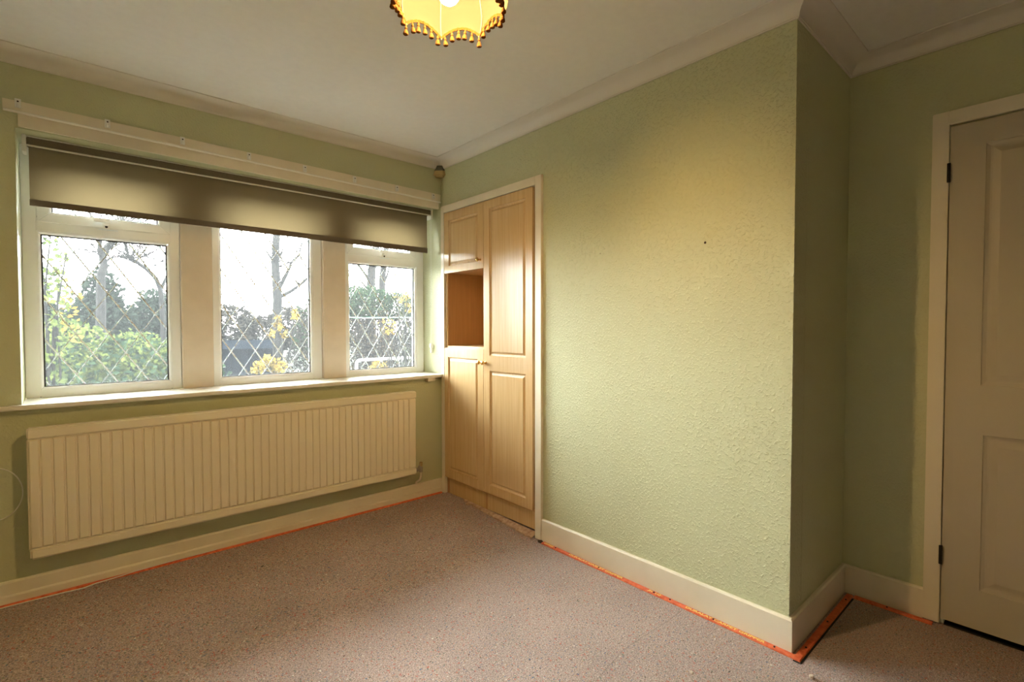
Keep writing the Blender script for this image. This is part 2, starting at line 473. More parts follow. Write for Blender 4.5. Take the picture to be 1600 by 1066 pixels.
def leads(parent, x0, z0, x1, z1, y, pa, pb, za=0.941, dx=0.131, dz=0.203):
    """diamond leading: each came a strip clipped to the pane"""
    s = dz / dx
    cz = za
    for sg in (1, -1):
        n0 = -12
        for n in range(-14, 15):
            # line z = cz + sg*s*(x - cx - ph - n*dx)
            c = (pa if sg > 0 else pb) + n * dx
            tw = 0.0046 if sg > 0 else 0.0075
            pts = []
            for X in (x0, x1):
                z = cz + sg * s * (X - c)
                if z0 <= z <= z1: pts.append((X, z))
            for Z in (z0, z1):
                X = c + (Z - cz) / (sg * s)
                if x0 < X < x1: pts.append((X, Z))
            if len(pts) < 2: continue
            a, b = Vector((pts[0][0], 0, pts[0][1])), Vector((pts[1][0], 0, pts[1][1]))
            if (b - a).length < 0.03: continue
            t = (b - a).normalized(); q = Vector((-t.z, 0, t.x)) * tw / 2
            bm = bmesh.new()
            yy = y if sg > 0 else y + 0.0012
            f = [bm.verts.new((p + o_) + Vector((0, yy, 0))) for p, o_ in ((a, q), (b, q), (b, -q), (a, -q))]
            mid = [bm.verts.new(a + Vector((0, yy - 0.0012, 0))), bm.verts.new(b + Vector((0, yy - 0.0012, 0)))]
            bm.faces.new((f[0], f[1], mid[1], mid[0])); bm.faces.new((mid[0], mid[1], f[2], f[3]))
            bk = [bm.verts.new(v.co + Vector((0, 0.0015, 0))) for v in f]
            bm.faces.new(bk)
            bm.faces.new((f[0], bk[0], bk[1], f[1])); bm.faces.new((f[2], bk[2], bk[3], f[3]))
            obj('lead_strip', bm, M_lead, parent)

def pane(parent, x0, z0, x1, z1, y, name='pane'):
    return bx(name, M_glass, (x0, y, z0, x1, y + 0.001, z1), parent)

def gasket(parent, x0, z0, x1, z1, y):
    bm = bmesh.new(); t = 0.006
    box(bm, x0 - .002, y, z0 - .002, x0 + t, y + 0.004, z1 + .002); box(bm, x1 - t, y, z0 - .002, x1 + .002, y + 0.004, z1 + .002)
    box(bm, x0 + t, y, z0 - .002, x1 - t, y + 0.004, z0 + t * .7); box(bm, x0 + t, y, z1 - t, x1 - t, y + 0.004, z1 + .002)
    obj('gasket', bm, M_gasket, parent)

def window(idx, xa, xb, gl, gr, gb, gt, lead, fan=None, handle=None):
    root = empty('window_%d' % idx, (0, 0, 0), kind='structure')
    wd = 0.0
    bm = bmesh.new()
    ya, yb = FY, 0.312
    if fan is None:
        lw, rw, bw, tw_ = gl - xa, xb - gr, gb - ZB, ZT - gt
        box(bm, xa, ya, ZB, gl - 0.012, yb, ZT); box(bm, gr + 0.012, ya, ZB, xb, yb, ZT)
        box(bm, gl - 0.012, ya, ZB, gr + 0.012, yb, gb - 0.012); box(bm, gl - 0.012, ya, gt + 0.012, gr + 0.012, yb, ZT)
        obj('frame', bm, M_upvc, root, bevel=0.003)
        b2 = bmesh.new(); ring(b2, gl - 0.014, gb - 0.014, gr + 0.014, gt + 0.014, 0.014, ya + 0.004, yb - 0.02)
        obj('glazing_bead', b2, M_upvc, root)
        pane(root, gl, gb, gr, gt, 0.268); gasket(root, gl, gb, gr, gt, 0.2635)
        leads(root, gl + 0.003, gb + 0.002, gr - 0.003, gt - 0.003, 0.266, *lead)
    else:
        fb, fx0, fx1 = fan
        tz0, tz1 = gt + 0.012, fb - 0.045      # transom between the two lights
        box(bm, xa, ya, ZB, gl - 0.012, yb, ZT); box(bm, gr + 0.012, ya, ZB, xb, yb, ZT)
        box(bm, gl - 0.012, ya, ZB, gr + 0.012, yb, gb - 0.012); box(bm, gl - 0.012, ya, tz0, gr + 0.012, yb, tz1 + 0.02)
        box(bm, gl - 0.012, ya, ZT - 0.07, gr + 0.012, yb, ZT)
        box(bm, gl - 0.0125, ya + 0.003, tz1 + 0.02, fx0 - 0.040, yb, ZT - 0.07); box(bm, fx1 + 0.040, ya + 0.003, tz1 + 0.02, gr + 0.0125, yb, ZT - 0.07)
        obj('frame', bm, M_upvc, root, bevel=0.003)
        b2 = bmesh.new(); ring(b2, gl - 0.014, gb - 0.014, gr + 0.014, gt + 0.014, 0.014, ya + 0.004, yb - 0.02)
        obj('glazing_bead', b2, M_upvc, root)
        b3 = bmesh.new(); ring(b3, fx0 - 0.05, fb - 0.048, fx1 + 0.05, ZT - 0.055, 0.05, ya - 0.006, yb - 0.012, gap=0.001)
        obj('fanlight_sash', b3, M_upvc, root)
        pane(root, gl, gb, gr, gt, 0.268); gasket(root, gl, gb, gr, gt, 0.2635)
        pane(root, fx0, fb, fx1, ZT - 0.104, 0.268, 'fanlight_pane'); gasket(root, fx0, fb, fx1, ZT - 0.104, 0.2635)
        leads(root, gl + 0.003, gb + 0.002, gr - 0.003, gt - 0.003, 0.266, *lead)
        leads(root, fx0 + 0.003, fb + 0.002, fx1 - 0.003, ZT - 0.106, 0.266, *lead)
        # handle: rose, neck and lever
        hx, hz = handle
        b4 = bmesh.new()
        box(b4, hx - 0.016, ya - 0.014, hz - 0.022, hx + 0.016, ya - 0.006, hz + 0.022)
        box(b4, hx - 0.011, ya - 0.036, hz - 0.010, hx + 0.011, ya - 0.014, hz + 0.012)
        box(b4, hx - 0.05, ya - 0.046, hz + 0.004, hx + 0.013, ya - 0.034, hz + 0.022)
        h = obj('handle', b4, M_white, root, bevel=0.003)
        b5 = bmesh.new(); lathe(b5, [(0.0, -0.0015), (0.006, -0.0015), (0.006, 0.0)], 10, (hx, ya - 0.014, hz - 0.014), 'y')
        obj('keyhole', b5, M_dark, h)
        b6 = bmesh.new(); box(b6, hx - 0.03, ya - 0.009, hz - 0.030, hx + 0.045, ya - 0.006, hz - 0.0265)
        obj('drip_lip', b6, M_lead, h)
    return root
w1 = window(1, OX0 + 0.002, -1.551, -2.107, -1.607, 0.938, 1.672, (-2.022, -1.957), fan=(1.777, -2.066, -1.645), handle=(-1.862, 1.748))
w2 = window(2, -1.397, -0.773, -1.352, -0.842, 0.935, 1.975, (-1.260, -1.207))
w3 = window(3, -0.618, -0.002, -0.580, -0.073, 0.932, 1.665, (-0.493, -0.425, 0.932, 0.122), fan=(1.775, -0.550, -0.118), handle=(-0.330, 1.745))

# ------------------------------------------------------------------ curtain batten with hooks
cb = empty('curtain_batten', (-1.1, 0, 2.16), 'long cream painted wooden curtain batten with hooks screwed above the window', 'curtain rail')
bm = bmesh.new()
slanted(bm, -2.205, 2.147, 2.193, -0.014, 2.117, 2.171, -0.020, -0.0005)
up = obj('upper_batten', bm, M_trim, bevel=0.002)
bm = bmesh.new()
slanted(bm, -2.160, 2.089, 2.147, -0.026, 2.068, 2.117, -0.013, -0.0005)
lo = obj('lower_batten', bm, M_trim, bevel=0.002)
bm = bmesh.new()
tube(bm, [(-2.203, -0.020, 2.1465), (-0.016, -0.020, 2.1165)], 0.0060, 8)
bd = obj('bead', bm, mat('bead_edge_highlight', (0.9, 0.88, 0.80), 0.3), smooth=True)  # white colour stands in for light catching the batten edge
adopt(cb, up, lo, bd)
hook_mesh = None
for hx, hz in [(-2.158, 2.183), (-1.861, 2.177), (-1.566, 2.170), (-1.260, 2.163), (-0.962, 2.157), (-0.657, 2.154), (-0.363, 2.152), (-0.079, 2.150)]:
    if hook_mesh is None:
        bm = bmesh.new()
        box(bm, -0.010, -0.005, -0.020, 0.010, -0.0005, 0.018)
        lathe(bm, [(0.0, -0.009), (0.004, -0.009), (0.0045, -0.004), (0.0045, 0)], 10, (0, 0, 0.005), 'y')
        tube(bm, [(0, -0.003, -0.010), (0, -0.014, -0.017), (0, -0.022, -0.013), (0, -0.023, -0.003)], 0.0035, 6)
        h0 = obj('hook', bm, M_white, smooth=True)
        hook_mesh = h0.data
        h = h0
    else:
        h = bpy.data.objects.new('hook', hook_mesh); COL.objects.link(h)
    h.parent = cb; h.location = Vector((hx, -0.0205, hz)) - cb.location
    bm = bmesh.new(); lathe(bm, [(0, -0.0105), (0.0032, -0.0105), (0.0034, -0.009), (0.0034, -0.0085)], 8, (0, 0, 0.005), 'y')
    s = obj('screw_head', bm, M_dark, h)

# ------------------------------------------------------------------ roller blind
rb = empty('roller_blind', (-1.1, 0.06, 2.05), 'beige roller blind pulled a quarter down across all three windows', 'blind')
ks = []
bm = bmesh.new(); box(bm, -2.140, 0.079, 2.042, -0.034, 0.135, 2.076)
ks.append(obj('cassette', bm, M_cassette, bevel=0.003))
bm = bmesh.new(); box(bm, -2.140, 0.075, 2.0765, -0.034, 0.137, 2.081)
ks.append(obj('cassette_rail', bm, M_alu, bevel=0.001))
bm = bmesh.new(); box(bm, -2.140, 0.073, 2.036, -0.034, 0.088, 2.0415)
ks.append(obj('cassette_rail', bm, M_alu, bevel=0.001))
bm = bmesh.new()                   # cloth hangs from the roller, with faint sag ripples
n = 70; cols = []
for i in range(n + 1):
    x = -2.134 + (2.134 - 0.050) * i / n
    cols.append([bm.verts.new((x, 0.108 + 0.0012 * math.sin(x * 5 + k * 0.6) * k / 4, 2.055 - (2.055 - 1.803) * k / 8)) for k in range(9)])
for a, b in zip(cols, cols[1:]):
    for k in range(8): bm.faces.new((a[k], a[k + 1], b[k + 1], b[k]))
ks.append(obj('blind_fabric', bm, M_blind, smooth=True))
bm = bmesh.new(); slanted(bm, -2.135, 1.777, 1.804, -0.049, 1.768, 1.803, 0.103, 0.113)
ks.append(obj('bottom_bar', bm, M_cassette, bevel=0.003))
bm = bmesh.new(); box(bm, -2.154, 0.072, 2.008, -2.1405, 0.138, 2.0835); ks.append(obj('end_bracket', bm, M_white, bevel=0.002))
bm = bmesh.new(); box(bm, -0.0335, 0.074, 2.012, -0.020, 0.138, 2.0835); ks.append(obj('end_bracket', bm, M_white, bevel=0.002))
bm = bmesh.new()
for sx in (-0.008, 0.008):
    z = 2.01
    while z > 1.10:
        bmesh.ops.create_icosphere(bm, subdivisions=1, radius=0.0026, matrix=Matrix.Translation((-0.012, 0.118 + sx, z)))
        z -= 0.0085
ch = obj('bead_chain', bm, M_white); ch['kind'] = 'stuff'; ks.append(ch)
bm = bmesh.new()
box(bm, -0.022, 0.104, 1.075, -0.001, 0.132, 1.105); box(bm, -0.018, 0.110, 1.035, -0.006, 0.124, 1.0745)
ks.append(obj('chain_holder', bm, M_white, bevel=0.003))
adopt(rb, *ks)

# ------------------------------------------------------------------ pendant lamp
LX, LY = -1.212, -1.872
lamp = empty('pendant_lamp', (LX, LY, H), 'lit pendant lamp with cream scalloped fabric shade and gold tassel fringe', 'lamp')
NP = 8; PH = math.radians(109.3)
def shade_pt(a, t):
    """t 0 at the bottom rim, 1 at the top ring"""
    prof = [(0.0, 0.153, 2.100), (0.12, 0.165, 2.128), (0.28, 0.172, 2.165), (0.5, 0.160, 2.215), (0.75, 0.115, 2.262), (1.0, 0.055, 2.285)]
    for (t0, r0, z0), (t1, r1, z1) in zip(prof, prof[1:]):
        if t <= t1: break
    f = (t - t0) / (t1 - t0); r = r0 + (r1 - r0) * f; z = z0 + (z1 - z0) * f
    k = ((a - PH) / (2 * PI / NP)) % 1.0
    bow = math.cos(PI / NP) / math.cos((k - 0.5) * 2 * PI / NP)
    r *= (bow * 0.55 + 0.45) / 1.0
    z += 0.030 * math.sin(PI * k) ** 0.75 * (1 - t) ** 3
    return Vector((LX + r * math.cos(a), LY + r * math.sin(a), z))
bm = bmesh.new()
NA = 96; NT = 14
g = [[bm.verts.new(shade_pt(PH + 2 * PI * i / NA, k / NT)) for k in range(NT + 1)] for i in range(NA)]
for i in range(NA):
    for k in range(NT):
        bm.faces.new((g[i][k], g[(i + 1) % NA][k], g[(i + 1) % NA][k + 1], g[i][k + 1]))
lk = [obj('lamp_shade', bm, M_shade, smooth=True)]
# ribs of the wire frame inside
bm = bmesh.new()
for p in range(NP):
    a = PH + 2 * PI * p / NP
    tube(bm, [shade_pt(a, k / 10) + Vector((-math.cos(a), -math.sin(a), 0)) * 0.002 for k in range(11)], 0.0016, 6)
rim = [shade_pt(2 * PI * i / 24, 1) for i in range(25)]
tube(bm, rim, 0.002, 6)
for p in range(3):
    a = PH + 2 * PI * p / 3
    tube(bm, [Vector((LX, LY, 2.262)), shade_pt(a, 1)], 0.0018, 6)
M_wire = mat('cream_wire_binding', (0.10, 0.095, 0.062), 0.7)
lk.append(obj('wire_frame', bm, M_wire, smooth=True))
bm = bmesh.new()
for sgn in (0, 1):
    pts = [shade_pt(2 * PI * i / 192, 0.0) + Vector((0, 0, 0.002 + 0.004 * sgn)) + Vector((math.cos(2 * PI * i / 192), math.sin(2 * PI * i / 192), 0)) * (0.002 + 0.0015 * math.sin(i * 2.3)) for i in range(193)]
    tube(bm, pts, 0.0026, 5)
lk.append(obj('braid', bm, M_braid, smooth=True))
tas = None
NTAS = 44
for i in range(NTAS):
    a = PH + 2 * PI * (i + 0.02) / NTAS
    p = shade_pt(a, 0.0)
    if tas is None:
        bm = bmesh.new()
        lathe(bm, [(0, 0.002), (0.0022, 0.0), (0.0022, -0.004), (0.0040, -0.0065), (0.0042, -0.0095), (0.0022, -0.0115),
                   (0.0042, -0.014), (0.0066, -0.020), (0.0078, -0.0262), (0.0066, -0.0278), (0, -0.0268)], 10)
        t_ = obj('tassel', bm, M_tassel, smooth=True); tas = t_.data
    else:
        t_ = bpy.data.objects.new('tassel', tas); COL.objects.link(t_)
    t_.location = p + Vector((0, 0, -0.0005)); t_.rotation_euler = (random.uniform(-.12, .12), random.uniform(-.12, .12), random.uniform(0, 6))
    lk.append(t_)
bm = bmesh.new()
lathe(bm, [(0, 2.113), (0.012, 2.1155), (0.022, 2.123), (0.028, 2.134), (0.030, 2.144), (0.027, 2.156), (0.018, 2.168), (0.013, 2.178), (0.013, 2.185)], 24, (LX - 0.0, LY, 0))
lk.append(obj('bulb', bm, M_bulb, smooth=True))
bm = bmesh.new()
lathe(bm, [(0.0135, 2.1855), (0.0165, 2.187), (0.0165, 2.235), (0.020, 2.238), (0.020, 2.258), (0.010, 2.270), (0.0035, 2.282), (0.0035, 2.383), (0.012, 2.384), (0.035, 2.394), (0.040, 2.4079)], 20, (LX, LY, 0))
lk.append(obj('lamp_holder', bm, M_white, smooth=True))
adopt(lamp, *lk)

# ------------------------------------------------------------------ built-in wardrobe
wr = empty('built_in_wardrobe', (0.0, -0.52, 0.0), 'light oak fitted wardrobe with open nook set into the green wall beside the window', 'wardrobe')
wk = []
def plate_yz(bm, y0, z0, y1, z1, xf, xb):
    box(bm, xf, y0, z0, xb, y1, z1)
# cream surround
bm = bmesh.new()
box(bm, -0.018, -1.036, 0.004, 0.006, -0.986, 2.084)
box(bm, -0.018, -0.060, 0.030, 0.006, -0.024, 2.084)
box(bm, -0.018, -0.986, 2.035, 0.006, -0.060, 2.084)
wk.append(obj('surround', bm, M_trim, bevel=0.0015))
# carcass
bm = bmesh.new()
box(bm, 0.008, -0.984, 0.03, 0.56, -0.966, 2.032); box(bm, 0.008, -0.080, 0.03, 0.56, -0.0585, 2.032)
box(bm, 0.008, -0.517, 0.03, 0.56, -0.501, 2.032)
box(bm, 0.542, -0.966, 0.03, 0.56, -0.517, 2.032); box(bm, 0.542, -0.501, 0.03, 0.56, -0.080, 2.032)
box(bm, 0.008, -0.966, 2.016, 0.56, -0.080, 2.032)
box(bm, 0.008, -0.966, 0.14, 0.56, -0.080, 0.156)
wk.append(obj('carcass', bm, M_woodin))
bm = bmesh.new(); box(bm, 0.000, -0.501, 1.075, 0.542, -0.080, 1.096); wk.append(obj('nook_shelf', bm, M_wood, bevel=0.0015))
bm = bmesh.new(); box(bm, 0.008, -0.501, 1.610, 0.542, -0.080, 1.628); wk.append(obj('nook_top', bm, M_wood))
for ea, eb in ((-0.512, -0.503), (-0.0795, -0.0605)):
    wk.append(bx('nook_edging', M_wood, (-0.002, ea, 1.096, 0.0078, eb, 1.612), bevel=0.001))

def panel_door(bm, y0, z0, y1, z1, xf, th, panels, g=0.016, depth=0.006, field=0.002):
    """slab in the y-z plane facing -x, with routed grooves round raised fields. panels: (ya, za, yb, zb)"""
    panels = sorted(panels, key=lambda p: p[1])
    ys = sorted({y0, y1, *[p[0] for p in panels], *[p[2] for p in panels]})
    zs = sorted({z0, z1, *[p[1] for p in panels], *[p[3] for p in panels]})
    def V(y, z, x): return bm.verts.new((x, y, z))
    for i in range(len(ys) - 1):
        for j in range(len(zs) - 1):
            cy, cz = (ys[i] + ys[i + 1]) / 2, (zs[j] + zs[j + 1]) / 2
            if any(p[0] < cy < p[2] and p[1] < cz < p[3] for p in panels): continue
            bm.faces.new((V(ys[i], zs[j], xf), V(ys[i], zs[j + 1], xf), V(ys[i + 1], zs[j + 1], xf), V(ys[i + 1], zs[j], xf)))
    steps = [(0, 0), (0.0015, depth * .45), (g * .30, depth * 0.92), (g * .45, depth), (g * .62, depth * .9), (g, field)]
    for (a, b, c, d) in panels:
        prev = None
        for ins, dp in steps:
            r = [V(a + ins, b + ins, xf + dp), V(c - ins, b + ins, xf + dp), V(c - ins, d - ins, xf + dp), V(a + ins, d - ins, xf + dp)]
            if prev:
                for k in range(4):
                    bm.faces.new((prev[k], prev[(k + 1) % 4], r[(k + 1) % 4], r[k]))
            prev = r
        bm.faces.new(prev)
    # sides and back
    xb = xf + th
    o = [(y0, z0), (y1, z0), (y1, z1), (y0, z1)]
    for k in range(4):
        p, q = o[k], o[(k + 1) % 4]
        bm.faces.new((V(*p, xf), V(*q, xf), V(*q, xb), V(*p, xb)))
    bm.faces.new([V(*p, xb) for p in o])
    bmesh.ops.remove_doubles(bm, verts=bm.verts, dist=1e-5)

def knob(parent, y, z, x):
    bm = bmesh.new()
    lathe(bm, [(0.010, 0.0), (0.010, -0.003), (0.005, -0.006), (0.0045, -0.014), (0.009, -0.018), (0.0135, -0.023), (0.0125, -0.030), (0.006, -0.034), (0, -0.0345)], 16, (x, y, z), 'x')
    k = obj('knob', bm, M_brass, smooth=True)
    k.parent = parent
    k.location = k.location - Vector(parent.location)
    return k
XF = -0.016
doors = []
for y0, z0, y1, z1, pans, kn in [
    (-0.508, 1.607, -0.0625, 2.030, [(-0.452, 1.655, -0.118, 1.972)], (-0.478, 1.662)),
    (-0.508, 0.158, -0.0625, 1.080, [(-0.448, 0.215, -0.105, 1.016)], (-0.488, 0.997)),
    (-0.964, 0.158, -0.512, 2.030, [(-0.906, 0.214, -0.570, 0.948), (-0.906, 1.045, -0.570, 1.976)], (-0.532, 0.997))]:
    bm = bmesh.new()
    panel_door(bm, y0, z0, y1, z1, XF, 0.018, pans, g=0.025, depth=0.010)
    d = obj('door', bm, M_wood)
    d.parent = wr; d.location = -wr.location
    k = knob(d, kn[0], kn[1], XF); k.location = (0, 0, 0)
    bm = bmesh.new()   # small edge line of the vinyl wrap is part of the slab
    bm.free()
for (a, b) in ((-0.9645, -0.5135), (-0.5115, -0.0825)):
    bm = bmesh.new(); box(bm, 0.010, a, 0.036, 0.026, b, 0.150)
    wk.append(obj('plinth_board', bm, M_wood, bevel=0.0008))
adopt(wr, *wk)
# torn plaster and backing strip under the wardrobe front
bm = bmesh.new()
random.seed(3)
n = 60; top = []; bot = []; fr = []
for i in range(n + 1):
    y = -0.27 - (0.984 - 0.27) * i / n
    z = floor_z(0, y)
    wv = 0.014 + 0.034 * (i / n) + random.uniform(-0.004, 0.004)
    top.append(bm.verts.new((0.0075, y, z + 0.010 + 0.016 * (i / n))))
    fr.append(bm.verts.new((0.009 - wv, y, z + 0.008 + random.uniform(-.002, .003))))
    bot.append(bm.verts.new((0.009 - wv - 0.002, y, z - 0.012)))
for i in range(n):
    bm.faces.new((top[i], top[i + 1], fr[i + 1], fr[i])); bm.faces.new((fr[i], fr[i + 1], bot[i + 1], bot[i]))
tag(obj('plaster_strip', bm, M_plaster), 'rough broken pinkish plaster strip along the foot of the oak wardrobe', 'rubble strip')

# ------------------------------------------------------------------ radiator
ra = empty('radiator', (-1.21, -0.10, 0.24), 'long cream ribbed panel radiator on the wall below the windows', 'radiator')
rk = []
RX0, RX1 = -2.157, -0.268
pitch_ = 0.03973
yf, yg = -0.100, -0.0925
pts = [(RX0 + 0.004, -0.078), (RX0 + 0.004, yf + 0.006), (RX0 + 0.010, yf)]
x = RX0 + 0.004 + 0.0375
while x < RX1 - 0.02:
    pts += [(x - 0.0055, yf), (x - 0.0015, yg), (x + 0.0015, yg), (x + 0.0055, yf)]
    x += pitch_
pts += [(RX1 - 0.010, yf), (RX1 - 0.004, yf + 0.006), (RX1 - 0.004, -0.078)]
bm = bmesh.new()
zz = [0.277, 0.283, 0.740, 0.746]
cols = []
for i, (px_, py_) in enumerate(pts):
    c = []
    for k, z in enumerate(zz):
        yy = py_ if k in (1, 2) else (max(py_, yg) if py_ < -0.08 else py_)
        c.append(bm.verts.new((px_, yy, z)))
    cols.append(c)
for a, b in zip(cols, cols[1:]):
    for k in range(3): bm.faces.new((a[k], b[k], b[k + 1], a[k + 1]))
rk.append(obj('ribbed_panel', bm, M_rad))
bm = bmesh.new(); box(bm, RX0 + 0.004, -0.082, 0.262, RX1 - 0.004, -0.05, 0.77)
rk.append(obj('back_panel', bm, M_rad))
bm = bmesh.new(); box(bm, RX0 + 0.001, yf - 0.002, 0.7475, RX1, -0.045, 0.794); rk.append(obj('top_rail', bm, M_rad, bevel=0.006, bseg=3, smooth=True))
bm = bmesh.new(); box(bm, RX0 + 0.003, yf - 0.001, 0.229, RX1, -0.048, 0.2755); rk.append(obj('bottom_rail', bm, M_rad, bevel=0.008, bseg=3, smooth=True))
bm = bmesh.new(); box(bm, RX0, -0.094, 0.2765, RX0 + 0.0035, -0.05, 0.742); rk.append(obj('side_cover', bm, M_rad, bevel=0.001))
for bxx in (-1.95, -1.21, -0.47):
    bm = bmesh.new(); box(bm, bxx, -0.049, 0.30, bxx + 0.03, -0.001, 0.72); rk.append(obj('wall_bracket', bm, M_steel))
# valve and supply pipe
vx = -0.222
bm = bmesh.new()
tube(bm, [(-0.268, -0.075, 0.252), (-0.235, -0.075, 0.252)], 0.009, 12)
lathe(bm, [(0.0, -0.012), (0.014, -0.012), (0.014, 0.012), (0.0, 0.012)], 6, (-0.246, -0.075, 0.252), 'x')
lathe(bm, [(0.010, -0.022), (0.012, -0.020), (0.012, 0.014), (0.009, 0.018)], 14, (vx, -0.075, 0.252))
v_ = obj('valve', bm, M_steel, smooth=True); rk.append(v_)
bm = bmesh.new()
lathe(bm, [(0.0085, 0.0185), (0.011, 0.022), (0.0115, 0.045), (0.009, 0.048), (0, 0.048)], 12, (vx, -0.075, 0.252))
cap = obj('valve_cap', bm, M_beige, smooth=True); rk.append(cap)
bm = bmesh.new()
tube(bm, [(vx, -0.075, 0.231), (vx, -0.073, 0.20), (vx, -0.060, 0.172), (vx, -0.030, 0.156), (vx, -0.012, 0.146), (vx, -0.0095, 0.1325)], 0.0075, 10)
pp = obj('supply_pipe', bm, M_trim, smooth=True); rk.append(pp)
bm = bmesh.new(); box(bm, -0.258, -0.112, 0.264, -0.240, -0.09, 0.284); rk.append(obj('bleed_key', bm, M_steel, bevel=0.005))
adopt(ra, *rk)

# ------------------------------------------------------------------ bedroom door
dr = empty('door_1', (W_, DY1, 0), kind='structure')
dk = []
bm = bmesh.new()
box(bm, W_ - 0.020, DY1, 0.006, W_ + 0.004, -2.637, 2.087)
box(bm, W_ - 0.020, DY0 - 0.055, 2.032, W_ + 0.004, DY1, 2.087)
box(bm, W_ - 0.020, DY0 - 0.055, 0.006, W_ + 0.004, DY0, 2.032)
dk.append(obj('architrave', bm, M_doorframe, bevel=0.002))
bm = bmesh.new()
box(bm, W_ + 0.0045, DY1 - 0.012, 0.0, W_ + 0.098, DY1 - 0.0002, DZ); box(bm, W_ + 0.0045, DY0 + .0002, 0, W_ + 0.098, DY0 + 0.012, DZ)
box(bm, W_ + 0.0045, DY0 + 0.012, DZ - 0.012, W_ + 0.098, DY1 - 0.012, DZ - 0.0002)
dk.append(obj('lining', bm, M_doorframe))
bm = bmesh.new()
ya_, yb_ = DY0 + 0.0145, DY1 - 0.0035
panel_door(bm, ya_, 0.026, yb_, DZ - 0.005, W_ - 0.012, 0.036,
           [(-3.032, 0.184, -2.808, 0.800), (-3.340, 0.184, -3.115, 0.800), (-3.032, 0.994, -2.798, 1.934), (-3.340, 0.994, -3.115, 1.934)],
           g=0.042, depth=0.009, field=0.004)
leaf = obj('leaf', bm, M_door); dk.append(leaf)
for z in (0.255, 1.803):
    bm = bmesh.new()
    tube(bm, [(W_ - 0.024, DY1 - 0.001, z), (W_ - 0.024, DY1 - 0.001, z + 0.075)], 0.0058, 10)
    box(bm, W_ - 0.0215, DY1 - 0.005, z + .001, W_ - 0.0125, DY1 + 0.004, z + 0.074)
    dk.append(obj('hinge', bm, M_dark, smooth=True))
bm = bmesh.new(); box(bm, W_ - 0.005, DY0 + 0.013, -0.002, W_ + 0.075, DY1 - 0.013, 0.0045); dk.append(obj('threshold', bm, M_dark))
bm = bmesh.new(); lathe(bm, [(0.024, 0), (0.024, -0.006), (0.010, -0.010), (0.009, -0.03), (0.022, -0.04), (0.026, -0.052), (0.018, -0.064), (0, -0.066)], 20, (W_ - 0.012, -3.395, 1.0), 'x')
dk.append(obj('door_knob', bm, M_brass, smooth=True))
adopt(dr, *dk)

# ------------------------------------------------------------------ alarm sensor in the corner
al = empty('alarm_sensor', (-0.03, -0.03, 2.33), 'small aged beige motion sensor with grey lens up in the corner above the wardrobe', 'sensor')
def wedge(bm, r0, z0, r1, z1):
    """chamfered corner block: hugs both walls, front face at 45 degrees"""
    vs = []
    for r, z in ((r0, z0), (r1, z1)):
        vs.append([bm.verts.new(p) for p in ((-0.001, -0.001, z), (-r, -0.001, z), (-r, -r * 0.35, z), (-r * 0.35, -r, z), (-0.001, -r, z))])
    for k in range(5): bm.faces.new((vs[0][k], vs[0][(k + 1) % 5], vs[1][(k + 1) % 5], vs[1][k]))
    bm.faces.new(list(reversed(vs[0]))); bm.faces.new(vs[1])
bm = bmesh.new(); wedge(bm, 0.060, 2.302, 0.064, 2.308); wedge(bm, 0.062, 2.309, 0.054, 2.335); a1 = obj('housing', bm, M_beige, bevel=0.002)
bm = bmesh.new(); wedge(bm, 0.0535, 2.3355, 0.040, 2.374); a2 = obj('lens', bm, M_greylens, bevel=0.002)
bm = bmesh.new(); wedge(bm, 0.045, 2.292, 0.050, 2.3015); a3 = obj('bracket', bm, M_beige)
adopt(al, a1, a2, a3)

# block and stub of wire under the sill end
bk = tag(bx('wood_block', M_trim, (-0.139, -0.040, 0.846, -0.079, -0.0008, 0.8685), bevel=0.002),
         'small cream painted block fixed under the right end of the window sill', 'block')
bm = bmesh.new()
tube(bm, [(-0.0785, -0.02, 0.856), (-0.06, -0.022, 0.853), (-0.035, -0.02, 0.857), (-0.015, -0.012, 0.864), (-0.004, -0.004, 0.866)], 0.0022, 6)
tag(obj('wire_stub', bm, M_cable, smooth=True), 'short pale wire running from the sill block into the corner', 'wire')

# ------------------------------------------------------------------ cables
bm = bmesh.new()
ptl = [(-2.74, -0.060, 0.045), (-2.55, -0.062, 0.042), (-2.35, -0.058, 0.042), (-2.25, -0.058, 0.042), (-2.15, -0.060, 0.042), (-2.05, -0.064, 0.042), (-1.985, -0.070, 0.041), (-1.94, -0.055, 0.042), (-1.88, -0.052, 0.043), (-1.80, -0.040, 0.045), (-1.70, -0.036, 0.046), (-1.56, -0.034, 0.046), (-1.45, -0.034, 0.046)]
tube(bm, ptl, 0.0025, 6)
tag(obj('floor_cable', bm, M_cable, smooth=True), 'thin white cable lying along the foot of the skirting below the radiator', 'cable')
bm = bmesh.new()
cpts = []
for k in range(25):
    t = -0.5 * PI + PI * k / 24
    cpts.append((-2.262 + 0.088 * math.cos(t), -0.02 - 0.02 * math.cos(t), 0.518 + 0.112 * math.sin(t)))
cpts = [(-2.45, -0.006, 0.335), (-2.33, -0.012, 0.375)] + cpts + [(-2.36, -0.014, 0.637), (-2.5, -0.006, 0.62)]
tube(bm, cpts, 0.0022, 6)
tag(obj('loop_cable', bm, M_cable, smooth=True), 'thin white cable curling out in a loop left of the radiator', 'cable')

